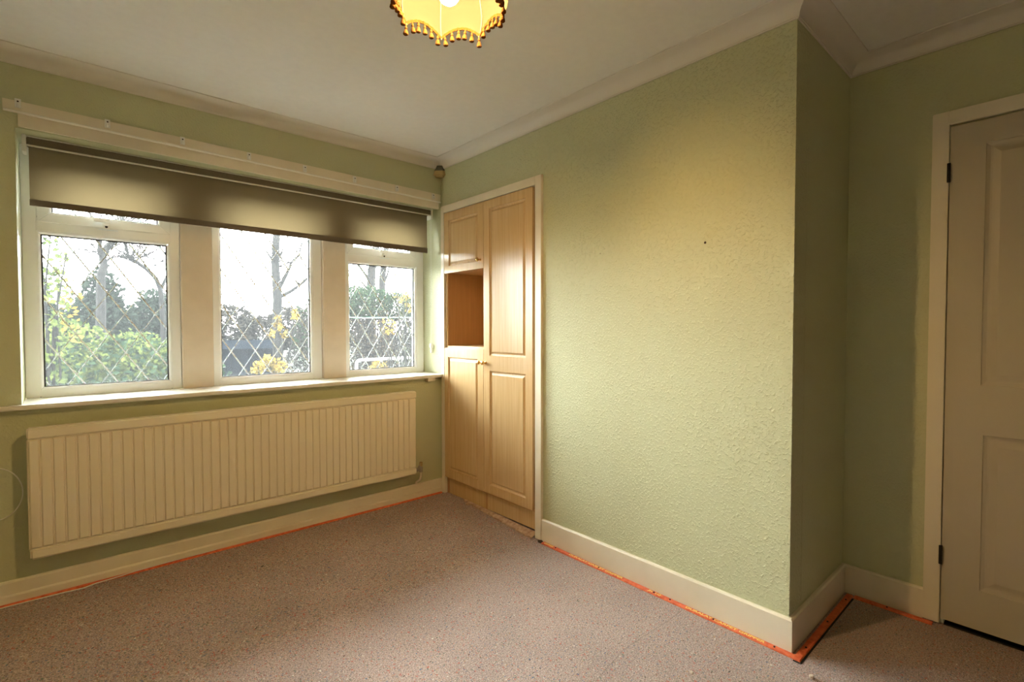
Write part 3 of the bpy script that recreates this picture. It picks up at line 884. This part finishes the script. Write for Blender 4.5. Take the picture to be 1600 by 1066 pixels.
# ------------------------------------------------------------------ carpet gripper rods
def gripper(name, a, b, wd, label, letters=(), nails=()):
    """a, b ends on the wall side, strip extends wd into the room"""
    a, b = Vector(a), Vector(b)
    root = empty(name, a, label, 'gripper rod')
    t = (b - a); Ln = t.length; t.normalize()
    nrm = Vector((t.y, -t.x, 0))
    bm = bmesh.new()
    n = max(2, int(Ln / 0.12))
    prev = None
    for i in range(n + 1):
        p = a + t * (Ln * i / n)
        z = floor_z(p.x, p.y)
        q = p + nrm * wd
        r = [bm.verts.new((v.x, v.y, z + dz)) for v, dz in ((p, -0.004), (p, 0.007), (p + nrm * (wd - 0.003), 0.007), (q, 0.004), (q, -0.004))]
        if prev:
            for k in range(5): bm.faces.new((prev[k], prev[(k + 1) % 5], r[(k + 1) % 5], r[k]))
        else: bm.faces.new(r)
        prev = r
    bm.faces.new(list(reversed(prev)))
    s = obj('strip', bm, M_grip, root); s.location = -a
    for d in nails:
        bm = bmesh.new(); p = a + t * d + nrm * wd * 0.5
        lathe(bm, [(0.0, 0.0105), (0.0035, 0.010), (0.0038, 0.007), (0.0, 0.006)], 8, (p.x, p.y, floor_z(p.x, p.y)))
        k = obj('nail', bm, M_dark, root); k.location = -a
    for d0, d1, txt in letters:
        cu = bpy.data.curves.new('lettering', 'FONT')
        cu.body = txt; cu.size = wd * 0.86; cu.extrude = 0.0002; cu.align_x = 'LEFT'; cu.align_y = 'CENTER'
        cu.offset = 0.0006
        tmp = bpy.data.objects.new('tmp', cu); COL.objects.link(tmp)
        dg = bpy.context.evaluated_depsgraph_get()
        me = bpy.data.meshes.new_from_object(tmp.evaluated_get(dg))
        bpy.data.objects.remove(tmp)
        xs = [v.co.x for v in me.vertices]; sc = (d1 - d0) / (max(xs) - min(xs))
        me.materials.clear(); me.materials.append(M_letter)
        k = bpy.data.objects.new('lettering', me); COL.objects.link(k)
        # reads from the room side: text runs along t, top of letters towards the wall
        mm = Matrix((t * sc, -nrm, Vector((0, 0, 1)))).transposed().to_4x4()
        p0 = a + t * d0 + nrm * (wd * 0.5)
        z0 = floor_z(p0.x, p0.y) + 0.0073
        mm.translation = Vector((p0.x, p0.y, z0))
        k.matrix_world = mm; k.parent = root
        k.matrix_parent_inverse = Matrix.Translation(-a)
    return root
g1 = gripper('gripper_rod', (-0.0185, -1.062, 0), (-0.0185, -2.372, 0), 0.023, 'orange-red gripper rod with yellow lettering along the foot of the wide green wall',
        letters=[(0.000 + 0.012, 0.085, 'GRIPPER'), (0.20, 0.545, 'DURALAY CARPET GRIPPER'), (0.69, 0.712, 'JN'), (0.725, 0.752, 'LQ'), (0.875, 1.205, 'DURALAY CARPET GRIPPER')],
        nails=(0.10, 0.40, 0.718, 0.80, 1.0, 1.24))
g2 = gripper('gripper_rod', (-0.045, -2.371, 0), (0.622, -2.371, 0), 0.025, 'dull red gripper rod running into the alcove beside the outer wall corner', nails=(0.1, 0.35, 0.6))
g3 = gripper('gripper_rod', (W_ - 0.026, -2.40, 0), (W_ - 0.026, -2.672, 0), 0.024, 'short dark red gripper rod between the alcove corner and door frame', nails=(0.12,))
g4 = gripper('gripper_rod', (-2.75, -0.031, 0), (-0.03, -0.031, 0), 0.016, 'long thin red gripper rod under the skirting below the radiator')
# dark gap where the underlay stops short of the rods
bm = bmesh.new()
box(bm, -0.050, -2.4025, 0.0, 0.60, -2.3962, 0.0016)
box(bm, -0.052, -2.3962, 0.0, -0.0455, -2.374, 0.0016)
gp = tag(obj('underlay_gap', bm, M_black, floor))
bm = bmesh.new()
for seam in ([(-0.045, -1.933), (-0.165, -1.937), (-0.337, -1.928), (-0.459, -1.924), (-0.655, -1.957), (-0.739, -1.984)],):
    for (ax, ay), (bx_, by_) in zip(seam, seam[1:]):
        d = Vector((bx_ - ax, by_ - ay, 0)).normalized(); q = Vector((-d.y, d.x, 0)) * 0.0006
        v = [bm.verts.new(Vector((x_, y_, 0.0006)) + s_) for x_, y_, s_ in ((ax, ay, q), (bx_, by_, q), (bx_, by_, -q), (ax, ay, -q))]
        bm.faces.new(v)
obj('underlay_seam', bm, mat('dark_seam_felt', (0.16, 0.125, 0.11), 1.0), floor)  # narrow dark strip along the underlay join

# ------------------------------------------------------------------ crumbs of plaster and lint on the underlay
def crumb_mesh(seed, flat=0.5):
    random.seed(seed)
    bm = bmesh.new(); bmesh.ops.create_icosphere(bm, subdivisions=2, radius=1.0)
    for v in bm.verts:
        v.co *= random.uniform(0.75, 1.2); v.co.z *= flat
    return bm
def crumb(x, y, r, label, group=None, m=None, seed=1, flat=0.5, sx=1.0, rz=0.0, name='plaster_crumb', cat='crumb'):
    bm = crumb_mesh(seed, flat)
    for v in bm.verts: v.co = Vector((v.co.x * r * sx, v.co.y * r, v.co.z * r))
    o = obj(name, bm, m or M_crumb)
    zmin = min(v.co.z for v in o.data.vertices)
    o.location = (x, y, floor_z(x, y) - zmin * 0.85); o.rotation_euler = (0, 0, rz)
    return tag(o, label, cat, group)
crumb(-0.102, -2.452, 0.0085, 'tan lump of plaster on the underlay in the shade below the outer wall corner', seed=11, flat=0.8)
crumb(-0.390, -2.160, 0.0075, 'pale chip of plaster on the floor near the bottom edge of the picture')
crumb(-0.078, -1.16, 0.006, 'pinkish crumb beside the foot of the wardrobe surround')
crumb(-0.020, -0.345, 0.016, 'orange-brown torn scrap against the wardrobe plinth', m=M_plaster, seed=5, flat=0.35, sx=1.4, rz=1.2, name='plaster_scrap', cat='scrap')
crumb(-0.032, -1.045, 0.013, 'dark brown torn lump at the foot of the wardrobe surround', m=mat('dark_brown_scrap', (0.06, 0.035, 0.025), 0.9), seed=9, flat=0.5, sx=1.5, rz=1.4, name='torn_lump', cat='scrap')
crumb(-1.312, -0.36, 0.0045, 'dark speck lying on the brown shade by the radiator', m=M_dark, seed=4, flat=0.3, sx=2.2, rz=0.5, name='dark_speck', cat='speck')
M_lint = mat('white_lint', (0.72, 0.69, 0.62), 0.9)
random.seed(21)
spots = [(-1.778, -0.149), (-1.842, -0.634), (-1.377, -0.523), (-1.335, -0.918), (-1.292, -1.049), (-1.525, -0.917), (-1.365, -1.277), (-1.446, -1.236),
         (-1.216, -1.299), (-1.094, -0.631), (-1.052, -0.669), (-0.629, -0.705), (-0.867, -1.081), (-0.966, -1.384), (-0.259, -1.442), (-0.248, -1.756),
         (-0.586, -1.785), (-0.142, -2.124), (-0.137, -2.331), (0.368, -2.777), (0.335, -2.745), (0.288, -2.84), (-0.652, -1.042), (-0.543, -0.399), (-0.9, -1.75)]
for k, (x, y) in enumerate(spots):
    crumb(x, y, random.uniform(0.0022, 0.0036), 'tiny white fleck of lint or paint lying on the brown felt underlay', 'white flecks scattered over the underlay',
          m=M_lint, seed=30 + k % 4, flat=0.35, sx=random.uniform(0.8, 2.2), rz=random.uniform(0, 3), name='lint_fleck', cat='fleck')

# ------------------------------------------------------------------ screw holes in the green wall
for (y, z, r, lab, m_) in ((-1.996, 1.580, 0.0052, 'dark screw hole in the upper middle of the wide green wall', M_dark),
                           (-1.441, 1.596, 0.0030, 'faint filled nail hole left of the dark screw hole in the green wall', mat('filler', (0.33, 0.30, 0.2), 0.8))):
    bm = bmesh.new(); lathe(bm, [(0, -0.0022), (r * 0.6, -0.002), (r, -0.0008), (r, 0.0)], 10, (0, 0, 0), 'x')
    o = obj('wall_plug', bm, m_); o.location = (-0.0001, y, z); tag(o, lab, 'wall plug')

# ------------------------------------------------------------------ garden outside
HZ = 1.0
def leafmat(name, c1, c2, tr=0.35):
    m = bpy.data.materials.new(name); m.use_nodes = True
    nt = m.node_tree; nt.nodes.clear(); L = nt.links.new
    o = nt.nodes.new('ShaderNodeOutputMaterial')
    d = nt.nodes.new('ShaderNodeBsdfDiffuse'); t = nt.nodes.new('ShaderNodeBsdfTranslucent')
    mx = nt.nodes.new('ShaderNodeMixShader'); mx.inputs[0].default_value = tr
    tc = nt.nodes.new('ShaderNodeTexCoord'); n = nt.nodes.new('ShaderNodeTexNoise'); n.inputs['Scale'].default_value = 9; n.inputs['Detail'].default_value = 4
    r = nt.nodes.new('ShaderNodeValToRGB')
    r.color_ramp.elements[0].position = 0.35; r.color_ramp.elements[1].position = 0.65
    r.color_ramp.elements[0].color = (*c1, 1); r.color_ramp.elements[1].color = (*c2, 1)
    L(tc.outputs['Object'], n.inputs['Vector']); L(n.outputs['Fac'], r.inputs[0])
    L(r.outputs[0], d.inputs[0]); L(r.outputs[0], t.inputs[0]); L(d.outputs[0], mx.inputs[1]); L(t.outputs[0], mx.inputs[2]); L(mx.outputs[0], o.inputs[0])
    return m
M_leafY = leafmat('yellow_green_leaves', (0.010, 0.017, 0.006), (0.055, 0.065, 0.018))
M_leafG = leafmat('mid_green_leaves', (0.006, 0.012, 0.007), (0.016, 0.026, 0.014))
M_leafD = leafmat('dark_conifer_needles', (0.005, 0.008, 0.006), (0.013, 0.017, 0.013))
M_leafH = leafmat('hazy_hedge_leaves', (0.010, 0.0095, 0.009), (0.020, 0.018, 0.015))  # brown-grey leaves, with distance haze put into the colour
M_leafA = leafmat('autumn_leaves', (0.06, 0.040, 0.010), (0.12, 0.085, 0.018))
M_bark = noisy(mat('grey_bark', (0.007, 0.0068, 0.007), 0.95, spec=0.05), (0.005, 0.005, 0.005), (0.010, 0.0095, 0.009), 12, 5)
M_grass = noisy(mat('winter_lawn', (0.012, 0.014, 0.010), 0.95, spec=0.05), (0.010, 0.012, 0.009), (0.018, 0.019, 0.015), 3, 5)
M_shed = noisy(mat('blue_black_boards', (0.002, 0.003, 0.004), 0.95, spec=0.0), (0.0015, 0.0022, 0.003), (0.0028, 0.0036, 0.005), 5, 3, (1, 1, 8))
M_rail = mat('white_tube', (0.3, 0.3, 0.3), 0.35)
M_stone = noisy(mat('grey_paving', (0.1, 0.1, 0.1), 0.9), (0.08, 0.08, 0.08), (0.13, 0.125, 0.12), 4, 4)

GZ = -0.25
tag(bx('ground', M_grass, (-40, 0.33, GZ - 0.2, 60, 90, GZ)), kind='structure')

def leaves(name, blobs, n, size, m, parent, seed=1, up=0.3):
    """n small folded leaves scattered through ellipsoids (cx,cy,cz,rx,ry,rz)"""
    rnd = random.Random(seed)
    vol = [b[3] * b[4] * b[5] for b in blobs]; tot = sum(vol)
    V, Fc = [], []
    for b, vv in zip(blobs, vol):
        for _ in range(int(n * vv / tot)):
            while True:
                d = Vector((rnd.uniform(-1, 1), rnd.uniform(-1, 1), rnd.uniform(-1, 1)))
                if 0.15 < d.length < 1: break
            d = d.normalized() * (d.length ** 0.45)
            c = Vector((b[0] + d.x * b[3], b[1] + d.y * b[4], b[2] + d.z * b[5]))
            if c.z < GZ + 0.02: continue
            t = Vector((rnd.gauss(0, 1), rnd.gauss(0, 1), rnd.gauss(0, 1) - up)).normalized()
            s = t.cross(Vector((rnd.gauss(0, 1), rnd.gauss(0, 1), rnd.gauss(0, 1)))).normalized()
            k = t.cross(s)
            L = size * rnd.uniform(0.6, 1.3); wd = L * 0.34
            i = len(V)
            V += [c, c + t * L * .5 + s * wd + k * wd * .3, c + t * L, c + t * L * .5 - s * wd + k * wd * .3]
            Fc += [(i, i + 1, i + 2), (i, i + 2, i + 3)]
    me = bpy.data.meshes.new(name); me.from_pydata([tuple(v) for v in V], [], Fc); me.materials.append(m)
    o = bpy.data.objects.new(name, me); COL.objects.link(o); o.parent = parent
    if parent: o.location = -parent.location
    o['kind'] = 'stuff'
    return o

def bush(name, loc, blobs, n, size, m, label, cat='shrub', seed=1, stems=7, group=None, extra=None):
    root = empty(name, loc, label, cat, group)
    rnd = random.Random(seed)
    bm = bmesh.new()
    for k in range(stems):
        b = rnd.choice(blobs)
        p0 = Vector((loc[0] + rnd.uniform(-.1, .1), loc[1] + rnd.uniform(-.05, .05), GZ - .02))
        p2 = Vector((b[0] + rnd.uniform(-.7, .7) * b[3], b[1] + rnd.uniform(-.6, .6) * b[4], b[2] + rnd.uniform(-.1, .8) * b[5]))
        pts = [p0, p0.lerp(p2, .35) + Vector((rnd.uniform(-.08, .08), 0, .08)), p0.lerp(p2, .7) + Vector((rnd.uniform(-.06, .06), 0, .05)), p2]
        tube(bm, pts, 0.016 * max(1, b[5]), 5, 0.004)
    s = obj('stems', bm, M_bark, root); s.location = -Vector(loc)
    leaves('foliage', blobs, n, size, m, root, seed)
    if extra:
        for (bl, nn, sz, mm) in extra: leaves('foliage', bl, nn, sz, mm, root, seed + 5)
    return root


def tree(name, loc, limbs, label, seed, twigs=26, tw=0.9, group=None):
    """bare tree: explicit limbs [(points, r0, r1)], then random forking twigs"""
    root = empty(name, loc, label, 'tree', group)
    rnd = random.Random(seed)
    bm = bmesh.new()
    def twig(p, d, ln, rad, lv):
        pts = [p]; q = p.copy(); dd = d.copy()
        for k in range(4):
            dd = (dd + Vector((rnd.gauss(0, .16), rnd.gauss(0, .16), rnd.gauss(0, .10) + .05))).normalized()
            q = q + dd * ln / 4; pts.append(q.copy())
        tube(bm, pts, rad, 4, rad * .45)
        if lv:
            for k in range(3):
                i = rnd.randint(1, 4)
                ax = Vector((rnd.gauss(0, 1), rnd.gauss(0, 1), rnd.gauss(0, .5))).normalized()
                twig(pts[i], (dd + ax * .75).normalized(), ln * rnd.uniform(.45, .75), rad * .6, lv - 1)
    for pts, r0, r1 in limbs:
        pts = [Vector(p) for p in pts]
        P2 = [pts[0]]
        for u_, v_ in zip(pts, pts[1:]):
            m_ = (u_ + v_) / 2 + Vector((rnd.gauss(0, .02), rnd.gauss(0, .02), 0)); P2 += [m_, v_]
        n = len(P2)
        tube(bm, P2, [r0 + (r1 - r0) * i / (n - 1) for i in range(n)], 8)
        for k in range(max(2, int(twigs * r0 / limbs[0][1]))):
            i = rnd.randint(n // 2, n - 1)
            rr = r0 + (r1 - r0) * i / (n - 1)
            ax = Vector((rnd.gauss(0, 1), rnd.gauss(0, 1), rnd.uniform(0, .8))).normalized()
            twig(P2[i], ax, tw * rnd.uniform(.5, 1), min(rr * .45, .016), 2)
    s_ = obj('trunk', bm, M_bark, root, smooth=True); s_.location = -Vector(loc)
    return root

# beyond the left window
bush('tall_shrub', (-2.25, 1.7, GZ), [(-2.14, 1.7, 1.72, .13, .2, .28), (-2.12, 1.7, 1.25, .12, .2, .35), (-2.3, 1.7, .6, .3, .3, .6), (-2.06, 1.7, 1.45, .08, .12, .4)], 950, 0.05, M_leafY,
     'yellow-green leafy shrub close outside the left edge of the left window', seed=2, stems=12, extra=[([(-2.0, 1.7, 1.35, .06, .1, .25)], 40, .045, M_leafA)])
bush('laurel_bush', (-1.75, 3.2, GZ), [(-2.05, 3.2, .85, .45, .4, .48), (-1.55, 3.2, .78, .45, .4, .42), (-1.15, 3.2, .70, .3, .4, .42), (-1.65, 3.1, .25, 1.0, .45, .5)], 9500, 0.05, M_leafY,
     'bright green laurel bush filling the lower left window', seed=3, extra=[([(-1.6, 3.1, .6, .9, .4, .55)], 2600, .06, M_leafG)])
bush('conifer', (-1.45, 13, GZ), [(-1.45, 13, .5, 1.0, .8, 1.0), (-1.45, 13, 1.3, .72, .7, .8), (-1.42, 13, 2.0, .42, .4, .6), (-1.40, 13, 2.5, .18, .2, .35)], 9500, 0.13, M_leafD, 'dark pointed conifer behind the laurel seen in the left window', 'tree', seed=4)
bush('conifer', (0.15, 16, GZ), [(.15, 16, .6, 1.1, .9, 1.1), (.1, 16, 1.5, .85, .7, .7), (.0, 16, 2.1, .4, .5, .35)], 7500, 0.14, M_leafD, 'dark rounded conifer right of the pointed conifer in the left window', 'tree', seed=5)
bush('conifer', (-2.9, 16, GZ), [(-2.9, 16, .9, 1.0, .9, 1.2), (-2.9, 16, 1.9, .6, .5, .6)], 5500, 0.14, M_leafD, 'dark conifer behind the yellow-green shrub at far left', 'tree', seed=6)
tree('bare_tree', (-1.53, 10, GZ), [([(-1.527, 10, -.3), (-1.527, 10, .61), (-1.529, 10, 1.65), (-1.518, 10, 2.295), (-1.491, 10, 2.657), (-1.407, 10, 2.885), (-1.261, 10, 3.07), (-1.174, 10, 3.37), (-1.1, 10, 3.9)], .10, .03),
     ([(-1.492, 10, 2.619), (-1.528, 10, 2.872), (-1.603, 10, 3.081), (-1.618, 10, 3.308), (-1.7, 10.1, 3.8)], .045, .015), ([(-1.516, 10, 2.424), (-1.391, 10, 2.628), (-1.288, 10, 2.729)], .03, .01)],
     'bare branching tree rising above the conifers in the left window', 3)
tree('bare_tree', (-.28, 12, GZ), [([(-.27, 12, -.3), (-.283, 12, .47), (-.297, 12, 2.064), (-.395, 12, 2.438), (-.595, 12, 2.674), (-.792, 12, 2.843), (-.938, 12, 2.953), (-.982, 12, 3.176), (-1.025, 12, 3.475)], .07, .018),
     ([(-.322, 12, 2.142), (-.158, 12, 2.549), (-.073, 12, 2.875), (-.094, 12, 3.192), (-.05, 12, 3.7)], .04, .012)], 'second bare tree at the right side of the left window', 8)
# beyond the middle window
tree('bare_tree', (1.53, 9, GZ), [([(1.54, 9, -.3), (1.536, 9, .17), (1.524, 9, 1.41), (1.521, 9, 2.28), (1.516, 9, 2.93), (1.552, 9, 3.59), (1.60, 9, 4.3)], .125, .065),
     ([(1.532, 9, 2.064), (1.731, 9, 2.441), (1.848, 9, 2.715), (2.037, 9, 2.94), (2.099, 9, 3.215)], .045, .015), ([(1.513, 9, 2.716), (1.64, 9, 2.931), (1.726, 9, 3.1)], .03, .01),
     ([(1.513, 9, 2.687), (1.379, 9, 2.848), (1.275, 9, 3.009)], .03, .01), ([(1.558, 9, 1.92), (1.84, 9, 2.079), (2.132, 9, 2.319), (2.388, 9, 2.563)], .045, .02)],
     'tall bare tree with thick trunk right of centre in the middle window', 12, twigs=12, tw=.7)
bush('hedge', (4.9, 24, GZ), [(x, 24, 1.0 + 0.25 * math.sin(x * 2.1), 1.2, 1.0, 1.1) for x in (0.9, 2.4, 3.8, 5.2, 6.6, 8.0, 9.4)], 15000, 0.2, M_leafH,
     'hazy brown-grey hedgerow along the far end of the garden', 'hedge', seed=7, stems=40)
bush('twiggy_bush', (1.75, 7, GZ), [(1.55, 7, 1.0, .40, .3, .75), (1.75, 7, 1.6, .28, .3, .42), (1.5, 7, .4, .5, .4, .5)], 3600, 0.05, M_leafH, 'twiggy grey-brown bush at the right side of the middle window', seed=8, stems=70,
     extra=[([(1.55, 7, 1.1, .35, .3, .7)], 700, .05, M_leafG)])
bush('autumn_shrub', (-0.12, 4, GZ), [(-.06, 4, .80, .07, .08, .05), (-.13, 4, .74, .08, .08, .06), (-.20, 4, .69, .07, .08, .06), (.05, 4, .70, .10, .1, .10)], 330, 0.055, M_leafA, 'low shrub with bright yellow leaves at the foot of the middle window', seed=9, stems=10)
bush('autumn_sapling', (0.25, 4.5, GZ), [(.215, 4.5, 1.36, .035, .05, .03), (.225, 4.5, 1.26, .045, .05, .04), (.13, 4.5, 1.14, .035, .05, .03), (.28, 4.5, 1.13, .03, .05, .03), (.46, 4.5, 1.42, .035, .05, .05)], 130, 0.065, M_leafA, 'thin sapling with yellow leaves in front of the bare tree trunk', seed=10, stems=9)
# low dark shed with board cladding
sh = empty('garden_shed', (1.5, 12.5, GZ), 'low dark blue-grey shed in the haze beyond the middle window', 'shed')
bm = bmesh.new()
box(bm, 0.6, 12.05, GZ - .02, 2.3, 13.4, 0.62)
s1 = obj('shed_wall', bm, M_shed)
bm = bmesh.new()
slanted(bm, 0.5, 0.62, 0.66, 2.4, 0.62, 0.66, 11.95, 13.5)
vs_ = [bm.verts.new(p) for p in ((0.5, 11.95, .66), (2.4, 11.95, .66), (2.4, 13.5, .66), (.5, 13.5, .66), (.5, 12.7, .88), (2.4, 12.7, .88))]
for f in ((0, 1, 5, 4), (2, 3, 4, 5), (0, 4, 3), (1, 2, 5)): bm.faces.new([vs_[i] for i in f])
s2 = obj('shed_roof', bm, M_shed)
sk = [s1, s2]
for k in range(8):
    x_ = 0.6 + k * 0.2125
    bm = bmesh.new(); box(bm, x_ + .006, 12.03, GZ, x_ + .206, 12.0495, 0.61); sk.append(obj('board', bm, M_shed))
adopt(sh, *sk)
# beyond the right window
bush('garden_hedge', (3.1, 7.2, GZ), [(2.55, 7.2, 1.78, .40, .4, .34), (3.0, 7.3, 1.78, .5, .4, .36), (3.6, 7.3, 1.72, .5, .4, .32), (4.2, 7.3, 1.7, .4, .4, .3)], 15000, 0.05, M_leafG,
     'clipped hedge with green top and bare brown base in the right window', 'hedge', seed=11, stems=60,
     extra=[([(2.5, 7.3, .6, .5, .4, .98), (3.1, 7.3, .6, .5, .4, .98), (3.7, 7.3, .6, .5, .4, .98), (4.3, 7.3, .6, .5, .4, .98)], 15000, .06, M_leafH)])
tree('bare_tree', (4.07, 9.5, GZ), [([(4.08, 9.5, -.3), (4.058, 9.5, 1.44), (4.065, 9.5, 2.3), (4.088, 9.5, 2.82), (4.22, 9.5, 3.5), (4.3, 9.5, 4.2)], .14, .09),
     ([(4.03, 9.5, 2.436), (3.887, 9.5, 2.665), (3.675, 9.5, 2.919), (3.537, 9.5, 3.19)], .045, .02), ([(4.065, 9.5, 2.2), (3.742, 9.5, 2.486), (3.584, 9.5, 2.576)], .03, .012)],
     'left one of two bare trunks above the evergreen hedge in the right window', 21, twigs=10, tw=.6)
tree('bare_tree', (4.9, 10.5, GZ), [([(4.93, 10.5, -.3), (4.906, 10.5, 1.46), (4.893, 10.5, 2.31), (4.917, 10.5, 2.78), (5.0, 10.5, 3.26), (5.05, 10.5, 3.74), (5.1, 10.5, 4.4)], .12, .07),
     ([(4.893, 10.5, 2.405), (5.062, 10.5, 2.793), (5.275, 10.5, 3.285)], .04, .015)], 'right one of two bare trunks above the evergreen hedge in the right window', 23, twigs=12, tw=.7)
bush('autumn_shrub', (1.0, 2.2, GZ), [(.679, 2.2, 1.226, .03, .04, .022), (.734, 2.2, 1.167, .04, .04, .03), (.655, 2.2, 1.292, .03, .03, .02), (.776, 2.2, 1.293, .03, .03, .022), (.91, 2.2, 1.557, .04, .04, .03),
      (1.012, 2.2, 1.47, .05, .05, .05), (.844, 2.2, 1.59, .03, .03, .02), (.945, 2.2, 1.60, .04, .04, .03), (.8, 2.2, 1.25, .03, .03, .02), (1.08, 2.2, 1.58, .05, .05, .06)], 190, 0.045, M_leafA,
     'thin shrub with golden leaves against the right side of the right window', seed=13, stems=16)
bush('yellow_tuft', (0.68, 2.35, GZ), [(.66, 2.35, .79, .05, .06, .05), (.73, 2.35, .77, .05, .06, .04), (.60, 2.35, .75, .04, .06, .04)], 150, 0.04, M_leafA, 'yellow leafy tuft in front of the white rail', seed=14, stems=5)
rl = empty('white_rail', (0.95, 2.6, GZ), 'white tubular rail outside low in the right window', 'rail')
bm = bmesh.new()
def arc(cx, cz, a0, a1, r): return [(cx + r * math.cos(math.radians(a0 + (a1 - a0) * k / 5)), 2.6, cz + r * math.sin(math.radians(a0 + (a1 - a0) * k / 5))) for k in range(6)]
tube(bm, [(0.525, 2.6, GZ - .01), (0.525, 2.6, 0.78)] + arc(.575, .79, 180, 90, .05) + arc(1.42, .79, 90, 0, .05) + [(1.47, 2.6, .78), (1.47, 2.6, GZ - .01)], 0.017, 10)
r1 = obj('tube', bm, M_rail, smooth=True); adopt(rl, r1)
wl = empty('washing_line', (2.6, 6.0, GZ), 'thin green washing line stretched across the garden beyond the right window', 'washing line')
bm = bmesh.new(); tube(bm, [(1.2, 6, 1.44), (2.2, 6, 1.415), (3.2, 6, 1.44), (4.3, 6, 1.50)], 0.008, 5)
m_line = mat('green_cord', (0.06, 0.17, 0.12), 0.5)
l1 = obj('line', bm, m_line)
bm = bmesh.new(); tube(bm, [(4.3, 6, GZ - .02), (4.3, 6, 1.7)], 0.03, 8); l2 = obj('post', bm, M_bark)
bm = bmesh.new(); tube(bm, [(1.2, 6, GZ - .02), (1.2, 6, 1.48)], 0.012, 8); l3 = obj('post', bm, M_bark)
adopt(wl, l1, l2, l3)
bpy.context.view_layer.update()
